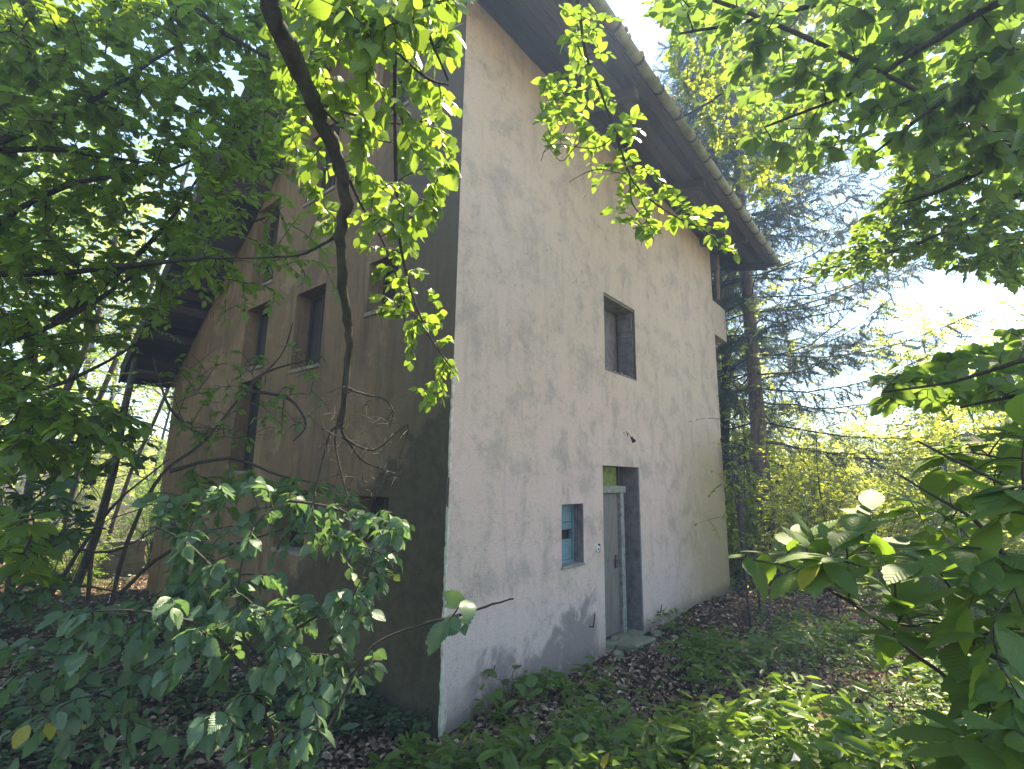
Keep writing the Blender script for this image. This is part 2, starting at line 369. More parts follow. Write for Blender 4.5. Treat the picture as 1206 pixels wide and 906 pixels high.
T_LO = leaf_lo(); T_BEECH = leaf_hi(.30, 5, .10, .07, .012); T_HAZEL = leaf_hi(.33, 8, .14, .08, .024, .42, 1.25)
T_ELM = leaf_hi(.31, 9, .2, .14, .032, .45, 1.2); T_LONG = leaf_hi(.27, 7, .10, .06, .014, .5, 1.2)
def nrmz(a): return a/np.maximum(np.linalg.norm(a, axis=-1, keepdims=True), 1e-9)
def frames(d, n):
    d = nrmz(d); n = n - d*np.sum(n*d, -1, keepdims=True); n = nrmz(n); s = np.cross(d, n); return s, d, n
def leaves_mesh(name, tpl, pos, d, n, size, rnd):
    V0, F0, U0 = tpl; s, d, n = frames(d, n); N = len(pos); k = len(V0)
    V = pos[:, None, :] + size[:, None, None]*(V0[None, :, 0:1]*s[:, None, :] + V0[None, :, 1:2]*d[:, None, :] + V0[None, :, 2:3]*n[:, None, :])
    fl = np.concatenate([np.array(f) for f in F0]); sz = np.array([len(f) for f in F0])
    loops = (fl[None, :] + (np.arange(N)*k)[:, None]).ravel()
    return mesh_np(name, V.reshape(-1, 3), loops=loops, sizes=np.tile(sz, N), uv=np.tile(U0, (N, 1)), rnd=np.repeat(rnd, k))
def tubes_mesh(name, paths, radii, n=5):
    """many tapered tubes, vectorised by path length"""
    Vs = []; Ls = []; off = 0
    by = {}
    for p, r in zip(paths, radii): by.setdefault(len(p), []).append((p, r))
    for m_, lst in by.items():
        Pn = np.array([a for a, _ in lst]); R = np.array([b for _, b in lst]); K = len(lst)
        T = np.empty_like(Pn); T[:, 1:-1] = Pn[:, 2:]-Pn[:, :-2]; T[:, 0] = Pn[:, 1]-Pn[:, 0]; T[:, -1] = Pn[:, -1]-Pn[:, -2]; T = nrmz(T)
        ref = np.where(np.abs(T[:, :1, 2:3]) > .8, np.array([1., 0, 0]), np.array([0, 0, 1.])); ref = np.broadcast_to(ref, T.shape)
        A = nrmz(np.cross(T, ref)); B = np.cross(T, A); ang = 2*np.pi*np.arange(n)/n
        ring = A[:, :, None, :]*np.cos(ang)[None, None, :, None] + B[:, :, None, :]*np.sin(ang)[None, None, :, None]
        V = Pn[:, :, None, :] + ring*R[:, :, None, None]; Vs.append(V.reshape(-1, 3))
        ix = (np.arange(K*m_*n).reshape(K, m_, n)) + off; a = ix[:, :-1, :]; a2 = np.roll(a, -1, 2); b = ix[:, 1:, :]; b2 = np.roll(b, -1, 2)
        Ls.append(np.stack([a, a2, b2, b], -1).reshape(-1)); off += K*m_*n
    V = np.concatenate(Vs); L_ = np.concatenate(Ls)
    me = mesh_np(name, V, loops=L_, sizes=[4]*(len(L_)//4)); me.polygons.foreach_set('use_smooth', [True]*len(me.polygons)); return me
def inpoly(x, y, poly):
    c = False; j = len(poly)-1
    for i in range(len(poly)):
        xi, yi = poly[i]; xj, yj = poly[j]
        if (yi > y) != (yj > y) and x < (xj-xi)*(y-yi)/(yj-yi)+xi: c = not c
        j = i
    return c
def rnd_in(poly, rng):
    xs = [p[0] for p in poly]; ys = [p[1] for p in poly]
    while True:
        x = rng.uniform(min(xs), max(xs)); y = rng.uniform(min(ys), max(ys))
        if inpoly(x, y, poly): return x, y
UPV = np.array([0, 0, 1.])

class Plant:
    """A branch system: limbs are separate parts, fine twigs one part, leaves parts up to 300 and the rest one part."""
    def __init__(s, name, label, cat, base, leafmat, tpl, group=None, wood=None, seed=1):
        s.root = empty(name, tuple(base), label, cat, group); s.lm = leafmat; s.tpl = tpl; s.wood = wood or M['bark_grey']
        s.starts = []; s.tw = []; s.tr = []; s.lp = []; s.ld = []; s.ln = []; s.ls = []; s.pts = []; s.rng = np.random.default_rng(seed)
    def limb(s, pts, r0, r1, name='limb', n=8, sides=None, twig=False):
        """pts world points; smooth path"""
        P = np.array([tuple(p) for p in pts], float); out = []
        for i in range(len(P)-1):
            p0 = P[max(i-1, 0)]; p1 = P[i]; p2 = P[i+1]; p3 = P[min(i+2, len(P)-1)]
            for t in np.linspace(0, 1, 5)[:-1]:
                out.append(.5*((2*p1)+(-p0+p2)*t+(2*p0-5*p1+4*p2-p3)*t*t+(-p0+3*p1-3*p2+p3)*t**3))
        out.append(P[-1]); out = np.array(out)
        L = len(out); R = np.linspace(r0, r1, L)*(1+.10*np.sin(np.arange(L)*1.7+r0*99))
        jit = s.rng.normal(0, 1, out.shape)*R[:, None]*.18; jit[0] = 0; out = out + jit
        s.pts.append(out)
        if name == 'limb': s.starts.append((P[0], r0))
        if twig: s.tw.append(out); s.tr.append(R)
        else:
            me = tubes_mesh(name, [out], [R], sides or n); link(name, me, s.wood, s.root)
        return out
    def px(s, lst, d, r0, r1, **k):
        """lst of (px,py) or (px,py,d)"""
        return s.limb([at(p[0], p[1], p[2] if len(p) > 2 else d) for p in lst], r0, r1, **k)
    def trunk(s, px, d, H, r):
        # the stem outside the frame that carries the boughs
        p = at(px, 560, d); z0 = float(terr(p.x, p.y))-.1
        s.limb([(p.x, p.y, z0), (p.x+.05, p.y-.04, z0+H*.3), (p.x-.03, p.y+.05, z0+H*.65), (p.x+.04, p.y, z0+H)], r, r*.35, name='trunk', n=12)
        return (p.x, p.y, z0+H)
    def join(s, tp):
        for P0, r0 in list(s.starts):
            x, y, z = proj_np(P0[None]); 
            if -5 < x[0] < 1211 and -5 < y[0] < 911: continue
            dh = math.hypot(P0[0]-tp[0], P0[1]-tp[1]); zt = min(tp[2]-.2, P0[2]-.25*dh); T = np.array([tp[0], tp[1], max(zt, 1.2)])
            s.limb([T, T*.66+P0*.34+np.array([0, 0, .05*dh]), T*.33+P0*.67+np.array([0, 0, .05*dh]), P0], max(r0*1.5, .012), r0, name='bough', n=7)
    def twig_to(s, end, size, nleaf=8, r=.0022, sag=.06, droop=.5, flat=.6, start=.3, bare=False, frm=None):
        A = np.concatenate(s.pts) if frm is None else frm
        end = np.array(tuple(end)); dd = np.linalg.norm(A-end, axis=1) + np.abs(s.rng.normal(0, .05, len(A)))
        st = A[np.argmin(dd)]; L = np.linalg.norm(end-st)
        if L > .95: st = end + (st-end)*.95/L; L = .95
        mid = (st+end)/2 + np.array([0, 0, sag*L+.02]) + s.rng.normal(0, .09*L, 3)
        t = np.linspace(0, 1, 7)[:, None]; path = (1-t)**2*st + 2*t*(1-t)*mid + t*t*end
        path = path + s.rng.normal(0, .008*L, path.shape)*np.sin(t*np.pi)
        s.tw.append(path); s.tr.append(np.linspace(r*1.3+.002*L, r*.5, 7)); s.pts.append(path[1:5])
        if bare: return path
        s.leafy(path, size, nleaf, droop, flat, start); return path
    def leafy(s, path, size, nleaf, droop, flat, start=.3):
        n = max(3, int(nleaf)); tt = np.linspace(start, 1, n)*(len(path)-1); i = np.minimum(tt.astype(int), len(path)-2); fr = (tt-i)[:, None]
        p = path[i]*(1-fr)+path[i+1]*fr; d = nrmz(path[i+1]-path[i]); side = nrmz(np.cross(d, UPV)+s.rng.normal(0, .15, d.shape))
        sg = np.where(np.arange(n) % 2 == 0, 1., -1.)[:, None]; sg[-1] = 0
        dr = nrmz(d*.65 + side*sg*.9 - UPV*droop + s.rng.normal(0, .22, d.shape))
        nn = nrmz(UPV*flat + nrmz(s.rng.normal(0, 1, d.shape))*(1-flat) + .001)
        s.lp.append(p); s.ld.append(dr); s.ln.append(nn)
        s.ls.append(size*s.rng.uniform(.65, 1.15, n)*(1-.25*np.linspace(1, 0, n)**3)*np.where(s.rng.random(n) < .15, .6, 1))
    def fill(s, poly, n, dr, size, **k):
        """n twigs whose tips lie in the outline seen from the camera, at depths dr"""
        E_ = np.array([tuple(at(*rnd_in(poly, s.rng), s.rng.uniform(*dr))) for _ in range(n)])
        A0 = np.concatenate(s.pts)[::2]; dm = np.array([np.min(np.linalg.norm(A0-e, axis=1)) for e in E_])
        for e in E_[np.argsort(dm)]: s.twig_to(e, size, **k)
    def done(s, minpx=10, cap=300, lo=False):
        if s.tw:
            me = tubes_mesh('twigs', s.tw, s.tr, 4); link('twigs', me, M['twig'], s.root, 'stuff')
        if not s.lp: return s.root
        P = np.concatenate(s.lp); D = np.concatenate(s.ld); N = np.concatenate(s.ln); S = np.concatenate(s.ls)
        # keep leaves out of the lens and of the house
        dist = np.linalg.norm(P-np.array(CAM), axis=1)
        inside = (P[:, 0] > -.06) & (P[:, 0] < 8.5) & (P[:, 1] > -.06) & (P[:, 1] < 8.1)
        ok = (dist > .7) & ~inside; P, D, N, S, dist = P[ok], D[ok], N[ok], S[ok], dist[ok]
        x, y, z = proj_np(P + nrmz(D)*S[:, None]*.5); pxs = S*F/np.maximum(dist, .1)
        vis = (x > -10) & (x < 1216) & (y > -10) & (y < 916) & (z > 0) & (pxs > minpx)
        order = np.argsort(-np.where(vis, pxs, 0))[:cap]; order = order[vis[order]]
        sel = np.zeros(len(P), bool); sel[order] = True
        if len(order):
            V0, F0, U0 = s.tpl; base = bpy.data.meshes.new('leaf')
            base = mesh_np('leaf', V0, loops=np.concatenate([np.array(f) for f in F0]), sizes=[len(f) for f in F0], uv=U0)
            base.polygons.foreach_set('use_smooth', [True]*len(base.polygons)); base.materials.append(s.lm)
            vars_ = [base]
            for kx in range(3):                                     # differently curled blades
                b2 = base.copy(); co = np.empty(len(b2.vertices)*3, np.float32); b2.vertices.foreach_get('co', co); co = co.reshape(-1, 3)
                cu = (.12, -.14, .22)[kx]; tw = (.25, -.3, .1)[kx]
                co[:, 2] += cu*np.sin(co[:, 1]*3)*.5 + tw*co[:, 0]*co[:, 1]; co[:, 0] += (.05, -.06, .03)[kx]*np.sin(co[:, 1]*3.1)
                b2.vertices.foreach_set('co', co.ravel()); b2.update(); vars_.append(b2)
            SS, DD, NN = frames(D[sel], N[sel]); R0 = np.array(s.root.location)
            for p, a, b, c, sz in zip(P[sel], SS, DD, NN, S[sel]):
                o = bpy.data.objects.new('leaf', vars_[int(s.rng.integers(4))]); COL.objects.link(o); o.parent = s.root
                o.matrix_local = Matrix(((a[0]*sz, b[0]*sz, c[0]*sz, p[0]-R0[0]), (a[1]*sz, b[1]*sz, c[1]*sz, p[1]-R0[1]), (a[2]*sz, b[2]*sz, c[2]*sz, p[2]-R0[2]), (0, 0, 0, 1)))
        r = ~sel
        if r.sum():
            me = leaves_mesh('foliage', T_LO if lo else s.tpl, P[r], D[r], N[r], S[r], s.rng.random(r.sum()))
            link('foliage', me, s.lm, s.root, 'stuff')
        return s.root

exec_parts = []
# ------------------------------------------------------------------ the house
HX, HY = 8.4, 8.05
def zfront(y): return 7.8 + .83*y
YA = (4.22 + .83*HY - 7.8)/1.66; ZA = zfront(YA)
def ztop(y): return min(7.8 + .83*max(y, 0), 4.22 + .83*(HY-y))
house = empty('house', (0, 0, 0), 'tall abandoned plastered house with an asymmetric gable roof at the forest edge', 'house')
TH = .35
def wall_panel(name, axis, c, t, u0, u1, top, openings, z0=-1.0, breaks=()):
    """axis 'x': wall runs along x with its outer face at y=c; 'y': runs along y with outer face at x=c; t inward thickness (signed)"""
    mb = MB()
    def pt(u, z, w): return (u, c+w, z) if axis == 'x' else (c+w, u, z)
    cuts = sorted(set([u0, u1] + [o[0] for o in openings] + [o[1] for o in openings] + list(breaks)))
    for a, b in zip(cuts[:-1], cuts[1:]):
        ops = sorted([o for o in openings if o[0] <= a+1e-6 and o[1] >= b-1e-6], key=lambda o: o[2])
        zc = z0; segs = []
        for o in ops: segs.append((zc, o[2])); zc = o[3]
        for (s0, s1) in segs:
            for w in (0, t): mb.quad(pt(a, s0, w), pt(b, s0, w), pt(b, s1, w), pt(a, s1, w))
        for w in (0, t): mb.quad(pt(a, zc, w), pt(b, zc, w), pt(b, top(b), w), pt(a, top(a), w))
        mb.quad(pt(a, top(a), 0), pt(b, top(b), 0), pt(b, top(b), t), pt(a, top(a), t))
    for u in (u0, u1): mb.quad(pt(u, z0, 0), pt(u, top(u), 0), pt(u, top(u), t), pt(u, z0, t))
    for (a, b, s0, s1) in openings:
        for u in (a, b): mb.quad(pt(u, s0, 0), pt(u, s1, 0), pt(u, s1, t), pt(u, s0, t))
        for z in (s0, s1): mb.quad(pt(a, z, 0), pt(b, z, 0), pt(b, z, t), pt(a, z, t))
    me = bpy.data.meshes.new(name); me.from_pydata(mb.v, [], mb.f)
    bm = bmesh.new(); bm.from_mesh(me); bmesh.ops.remove_doubles(bm, verts=bm.verts, dist=1e-5); bmesh.ops.recalc_face_normals(bm, faces=bm.faces); bm.to_mesh(me); bm.free()
    return link(name, me, M['wall'], house)
WIN_F = (3.09, 4.14, 3.86, 5.08); SW = (1.92, 2.43, 1.21, 1.95); DOOR = (2.96, 4.12, .02, 2.46)
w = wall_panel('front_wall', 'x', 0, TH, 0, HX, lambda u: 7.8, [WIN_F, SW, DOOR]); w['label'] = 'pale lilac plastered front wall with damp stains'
G_OPEN = [(4.2, 5.03, 5.3, 6.76), (4.2, 5.03, 3.92, 4.97), (4.2, 5.03, 2.3, 3.72), (2.56, 3.37, 6.3, 7.42), (2.56, 3.35, 3.71, 4.86), (2.56, 3.34, 1.3, 2.07), (.98, 1.57, 6.85, 7.85), (.98, 1.57, 4.2, 4.86), (.91, 1.51, 1.5, 2.04)]
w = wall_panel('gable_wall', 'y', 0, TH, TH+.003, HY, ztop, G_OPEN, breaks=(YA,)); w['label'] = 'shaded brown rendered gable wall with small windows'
wall_panel('gable_wall', 'y', HX, -TH, TH+.003, HY, ztop, [], breaks=(YA,))
wall_panel('rear_wall', 'x', HY, -TH, TH+.003, HX-TH-.003, lambda u: 4.2, [])
mb = MB(); zs = [-.3]
while zs[-1] < 3.35: zs.append(zs[-1]+random.uniform(.025, .07))
pr = None; wa = .045
for i, z in enumerate(zs):                                            # bare chipped edge of the corner
    wa = min(.075*(1-.6*max(0, z-1.8)/1.6), max(.008, wa+random.uniform(-.014, .014))); wb = random.uniform(.004, .02); e = random.uniform(.001, .009)
    if 2.0 < z < 2.25: e = -.02
    cur = [(wa, -.001, z), (wa*.8, -.006, z), (-e, -.006-e*.3, z), (-e*.7-.002, wb, z), (-.001, wb+.012, z)]
    if pr:
        for k in range(4): mb.quad(pr[k], pr[k+1], cur[k+1], cur[k])
    pr = cur
M['chalk'] = simple('bare_chalky_plaster', (.50, .46, .37), .95, .45, 12, .9, 60)
mb.build('chipped_edge', M['chalk'], house)
# floors inside keep the rooms dark
for z in (-.02, 2.62, 5.4):
    MB().box(TH+.01, HX-TH-.01, TH+.01, HY-TH-.01, z, z+.12).build('floor_slab', M['void'], house)
# window recesses: front upper window
x0, x1, z0, z1 = WIN_F
fw = MB().box(x0, x0+.62, .30, .34, z0, z1-.14).build('window', M['panel'], house); fw['label'] = 'grey-green board closing the upper front window'
MB().box(x0, x1, .345, .36, z0, z1).build('back_board', M['jamb'], fw)
mb = MB()
for i in range(34):                                                  # broken masonry lining of the right jamb
    zz = z0 + (z1-z0)*(i/34)
    mb.box(x1-.022-random.random()*.018, x1-.002, .03+random.random()*.03, .30, zz, zz+.03+random.random()*.012, .004)
mb.build('rough_jamb', M['jamb'], house, 'stuff')
mb = MB()
pts = [(x0-.01, z0-.03)]; n = 26
top = [(x0 + (x1-x0+.02)*i/n, z0 + .015 + .05*random.random()*(1 if i % 3 else .3)) for i in range(n+1)]
mb.prism([(x0, z0-.005)] + top + [(x1, z0-.005)], 1, .004, .12); mb.build('broken_sill', M['jamb'], house)
mb = MB(); mb.box(x0+.002, x1-.002, .02, .33, z1-.035, z1-.003); mb.build('lintel', M['stone'], house)
# small blue window
x0, x1, z0, z1 = SW
sw = MB().box(x0, x0+.035, .14, .20, z0, z1).box(x1-.05, x1-.002, .14, .20, z0, z1).box(x0+.036, x1-.051, .14, .20, z1-.035, z1-.002).box(x0+.036, x1-.051, .14, .20, z0+.002, z0+.035).build('window', M['blue'], house)
sw['label'] = 'small blue window with one broken pane beside the door'
MB().box(x0+.036, x1-.051, .155, .185, z1-.235, z1-.036).build('board', M['blue'], sw, bevel=.004)
MB().box(x0+.036, x1-.051, .150, .180, z1-.33, z1-.24).build('board', M['blue'], sw, bevel=.004)
MB().box(x0+.036, x1-.051, .155, .185, z0+.036, z0+.29).build('board', M['blue'], sw, bevel=.004)
MB().box(x0+.01, x1-.01, .22, .24, z0, z1).build('room_dark_sheet', M['void'], sw)  # near-black sheet painted for the unlit gap between the boards
MB().box(x1-.012, x1-.002, .003, .138, z0+.003, z1-.003).build('jamb_lining', M['jamb'], house)
MB().box(x0-.015, x1+.01, -.018, .137, z0-.028, z0+.004).build('window_sill', M['frame_white'], house, bevel=.003)
# door
x0, x1, z0, z1 = DOOR
door = MB().box(x0+.03, x0+.80, .20, .24, z0+.06, 2.06).build('door', M['door'], house); door['label'] = 'grey painted wooden door of the front wall, ajar on a dark gap'
for a, b in ((.12, .95), (1.05, 1.95)): MB().box(x0+.13, x0+.68, .190, .1995, a+.05, b).build('door_panel', M['door'], door, bevel=.006)
MB().box(x0+.66, x0+.72, .17, .199, .98, 1.16).build('lock_plate', M['rust'], door, bevel=.003)
MB().tube([(x0+.69, .17, 1.08), (x0+.69, .12, 1.08), (x0+.60, .115, 1.075)], .009, 6).build('door_handle', M['rust'], door)
fr = MB().box(x0+.81, x0+.92, .15, .25, z0, 2.068).build('door_frame', M['frame_white'], house, bevel=.004)
MB().box(x0+.003, x0+.028, .15, .25, z0, 2.068).build('door_frame', M['frame_white'], house)
MB().box(x0+.003, x0+.95, .13, .25, 2.07, 2.17).build('transom_bar', M['frame_white'], house, bevel=.004)
MB().box(x0+.003, x0+.75, .18, .19, 2.172, z1-.003).build('transom_pane', M['glass_greenery'], house)
MB().box(x0+.751, x0+.79, .15, .2, 2.172, z1-.003).build('transom_frame', M['window_wood'], house)
MB().box(x0+.003, x1-.003, .345, .36, z0, z1).build('hallway_dark_sheet', M['void'], house)  # dark sheet standing for the shade inside the entrance
MB().box(x1-.03, x1-.002, .003, .34, z0, z1-.003, .0).build('jamb_lining', M['jamb'], house)
MB().box(x0-.0, x1, .002, .34, -.05, .05, .0).build('door_sill', M['stone'], house)
# old lamp holder on wires, bell, stubs of iron
lmp = empty('lamp_holder', (3.68, 0, 2.93), 'broken black lamp socket dangling on twisted wires above the door', 'lamp')
MB().tube([(3.62, .0, 2.97), (3.63, -.05, 2.99), (3.66, -.05, 2.92), (3.69, -.04, 2.98), (3.71, -.06, 2.93), (3.735, -.08, 2.90)], .0045, 5).build('wire', M['black'], lmp)
MB().tube([(3.73, -.08, 2.905), (3.765, -.09, 2.865)], [.022, .018], 8).tube([(3.765, -.09, 2.865), (3.785, -.095, 2.845)], [.03, .032], 8).build('socket', M['black'], lmp)
bell = empty('door_bell', (2.77, 0, 1.35), 'small round white bell push on the wall between window and door', 'bell')
MB().tube([(2.77, -.002, 1.35), (2.77, -.022, 1.35)], [.048, .042], 14).build('cover', M['porcelain'], bell)
MB().tube([(2.77, -.023, 1.345), (2.77, -.03, 1.345)], [.014, .012], 8).build('button', M['black'], bell)
MB().box(2.80, 2.835, -.012, -.001, 1.30, 1.41).build('cable_box', M['black'], bell)
for (x, z, l, lb) in ((.62, .36, .10, 'rusty iron stub low on the front wall near the corner'), (2.55, .42, .16, 'rusty bent iron rod low on the front wall left of the door'), (4.62, .22, .12, 'short rusty iron stub low on the wall right of the door')):
    o = MB().tube([(x, .02, z), (x+.01, -.05, z), (x+.02, -.07, z+l)], [.012, .011, .007], 6).build('iron_stub', M['rust']); tag(o, lb, 'iron stub', 'iron stubs on the front wall')
# gable windows
def gable_window(y0, y1, z0, z1, kind):
    fr = MB(); a, b = .22, .28; t = .045
    fr.box(a, b, y0+.002, y0+t, z0+.002, z1-.002).box(a, b, y1-t, y1-.002, z0+.002, z1-.002)
    fr.box(a, b, y0+t+.001, y1-t-.001, z1-t, z1-.002).box(a, b, y0+t+.001, y1-t-.001, z0+.002, z0+t)
    w_ = fr.build('window', M['window_wood'], house)
    ym = y1 - (y1-y0)*.42
    MB().box(a+.003, b-.003, ym-.03, ym+.03, z0+t+.001, z1-t-.001).build('mullion', M['window_wood'], w_)
    MB().box(a+.025, a+.033, y0+t+.001, ym-.031, z0+t+.001, z1-t-.001).build('pane', M['glass_pale'] if kind == 'pale' else M['glass'], w_)
    MB().box(a+.025, a+.033, ym+.031, y1-t-.001, z0+t+.001, z1-t-.001).build('pane', M['glass'], w_)
    if kind == 'pale': MB().box(a-.004, b-.004, y0+t, ym-.03, (z0+z1)/2+.02, (z0+z1)/2+.06).build('glazing_bar', M['frame_white'], w_)
    MB().box(.345, .36, y0, y1, z0, z1).build('room_dark_sheet', M['void'], w_)  # dark sheet painted for the unlit room behind the panes
M['sill'] = simple('stained_cement_sill', (.20, .17, .13), .95, .4, 8, .6, 40)
for y0_, y1_, z0_, z1_ in G_OPEN: MB().box(-.022, .215, y0_-.02, y1_+.02, z0_-.035, z0_+.012, .003).build('window_sill', M['sill'], house)
for i, o in enumerate(G_OPEN): gable_window(*o, 'pale' if i == 8 else '')
# pale plaster band beside the lowest gable window
MB().box(-.006, .0, 1.53, 1.59, 1.35, 2.05, .0015).build('plaster_band', M['jamb'], house)
# oriel-like plastered box on the far gable
MB().box(8.40, 9.42, .02, .9, 5.70, 6.55).build('bay_box', M['wall'], house, bevel=.01)
MB().tube([(8.62, -.1, 7.7), (8.60, -.06, 6.56)], .06, 8).build('trunk_piece', M['bark_red'], house)  # stands for the thin reddish tree trunk seen beyond the wall
# roof
XL, XR = -.85, 9.85; EY, EZ = -1.15, 7.55; BY = 8.35; BZ = 4.22 + .83*(HY-BY)
st = .20
roof = MB().prism([(EY, EZ+.02), (0, 7.83), (YA, ZA+.03), (BY, BZ+.03), (BY, BZ+.03+st*.9), (YA, ZA+.03+st*1.3), (0, 7.83+st*1.2), (EY, EZ+.02+st*.6)], 0, XL+.02, XR-.02).build('roof', M['tile'], house)
roof['label'] = 'steep mossy tiled roof with deep overhangs'
def boards(p0, p1, x0, x1, width=.15, lim=None):
    """planks along x under the slope from p0 to p1 (y,z)"""
    L = math.hypot(p1[0]-p0[0], p1[1]-p0[1]); n = int(L/width); dy = (p1[0]-p0[0])/L; dz = (p1[1]-p0[1])/L
    me = None
    for i in range(n):
        s0 = i*L/n+.004; s1 = (i+1)*L/n-.004; off = random.uniform(0, .006)
        a = (p0[0]+dy*s0, p0[1]+dz*s0); b = (p0[0]+dy*s1, p0[1]+dz*s1); nn = (dz, -dy) if -dy < 0 else (-dz, dy)
        e = random.uniform(-.012, .012)
        MB().prism([(a[0]+nn[0]*off, a[1]+nn[1]*off), (b[0]+nn[0]*off, b[1]+nn[1]*off), (b[0]-nn[0]*.02, b[1]-nn[1]*.02), (a[0]-nn[0]*.02, a[1]-nn[1]*.02)], 0, x0+e, x1+e).build('soffit_board', M['wood_dark'], roof)
boards((EY+.02, EZ), (-.01, 7.80), XL+.03, XR-.03)
boards((.0, 7.81), (YA-.02, ZA), XL+.03, -.01, .17); boards((BY-.02, BZ), (YA+.02, ZA), XL+.03, -.01, .17)
boards((.0, 7.81), (YA-.02, ZA), HX+.01, XR-.03, .3); boards((BY-.02, BZ), (YA+.02, ZA), HX+.01, XR-.03, .5)
for x in (-.5, 2.25, 5.0, 7.7, 9.5): MB().prism([(-1.0, 7.575-.15), (.0, 7.79-.15), (.0, 7.79), (-1.0, 7.575)], 0, x, x+.13).build('rafter_tail', M['beam'], roof, bevel=.008)
for y, xa, xb in ((YA+.3, XL+.06, -.005), (4.1, XL+.06, -.005), (6.2, XL+.06, -.005), (7.85, XL+.06, -.005)):
    zt = ztop(y)-.03; MB().box(xa, xb, y, y+.16, zt-.2, zt-.02-.14).build('purlin_end', M['beam'], roof, bevel=.008)
# bargeboards
for x in (XL, XR-.025):
    MB().prism([(BY, BZ-.02), (YA, ZA-.02), (YA, ZA+.30), (BY, BZ+.26)], 0, x-.012, x+.018).build('bargeboard', M['wood_dark'], roof)
    MB().prism([(0, 7.78), (YA-.003, ZA-.02), (YA-.003, ZA+.30), (0, 8.08)], 0, x-.012, x+.018).build('bargeboard', M['wood_dark'], roof)
# tiles along the eave edge and down the left verge
tile_me = MB().box(-.12, .12, -.2, .2, -.012, .012).mesh('roof_tile', .004)
tile_me.materials.append(M['tile'])
n = int((XR-XL)/.25)
for i in range(n):
    o = link('roof_tile', tile_me, None, roof); o.location = (XL+.125+i*(XR-XL)/n, EY+.10, EZ+.165+random.uniform(-.004, .004)); o.rotation_euler = (math.atan2(.25, 1.15), random.uniform(-.02, .02), random.uniform(-.03, .03))
L_ = math.hypot(BY-YA, ZA-BZ); n = int(L_/.3)
for i in range(n):
    t = (i+.5)/n; o = link('roof_tile', tile_me, None, roof); o.location = (XL+.10, BY+(YA-BY)*t, BZ+(ZA-BZ)*t+.31+.04*t); o.rotation_euler = (-math.atan(.83), 0, random.uniform(-.03, .03))
# gutter: half-round, open at the top, with straps
mb = MB(); gy0, gz0, gr = EY-.06, EZ+.06, .068; k = 9; xs = np.linspace(XL, XR+.05, 16)
ring = [(gy0+gr*math.cos(a), gz0-gr*math.sin(a)) for a in np.linspace(0, math.pi, k)] + [(gy0+(gr-.006)*math.cos(a), gz0-(gr-.006)*math.sin(a)) for a in np.linspace(math.pi, 0, k)]
mb.prism(ring, 0, XL, XR+.05); gut = mb.build('gutter', M['gutter'], roof, smooth=False)
for i in range(17):
    x = XL+.2+i*.64; rg = [(gy0+(gr+.004)*math.cos(a), gz0-(gr+.004)*math.sin(a)) for a in np.linspace(-.15, math.pi+.15, 11)] + [(gy0+(gr+.014)*math.cos(a), gz0-(gr+.014)*math.sin(a)) for a in np.linspace(math.pi+.15, -.15, 11)]
    MB().prism(rg, 0, x, x+.035).build('gutter_bracket', M['bracket'], gut)
mb = MB()
for i in range(420):
    x = random.uniform(XL, XR); y = gy0+random.uniform(-.07, .12); z = gz0+random.uniform(-.03, .05)+ (.03 if y > gy0+.05 else 0); l = random.uniform(.01, .035)
    mb.box(x-l, x+l, y-l*.6, y+l*.6, z-.01, z+random.uniform(.005, .03), .006)
mb.build('fallen_needles', M['needles'], gut, 'stuff')
# cobweb-like straw under the soffit is left out; loose stones at the step
stp = empty('doorstep', (3.5, -.3, 0), 'mossy stone slab lying in front of the door', 'step')
MB().box(3.2, 3.85, -.30, -.02, -.05, .08, .02).build('slab', M['stone'], stp, bevel=.02)
for i, (x, y, s, lb) in enumerate(((3.02, -.14, .08, 'small grey stone by the left door jamb'), (4.22, -.16, .09, 'grey stone by the right door jamb'), (3.42, .12, .06, 'broken brick piece lying on the door sill'), (4.28, -.40, .06, 'pale stone in front of the right door jamb'))):
    bm = bmesh.new(); bmesh.ops.create_icosphere(bm, subdivisions=2, radius=s)
    for v in bm.verts: v.co = Vector((v.co.x*1.3, v.co.y, v.co.z*.6))*(1+random.uniform(-.18, .18))
    me = bpy.data.meshes.new('stone'); bm.to_mesh(me); bm.free(); o = link('stone', me, M['stone']); o.location = (x, y, float(terr(x, y))+s*.3 + (.06 if i == 2 else 0)); tag(o, lb, 'stone', 'loose stones round the doorstep')

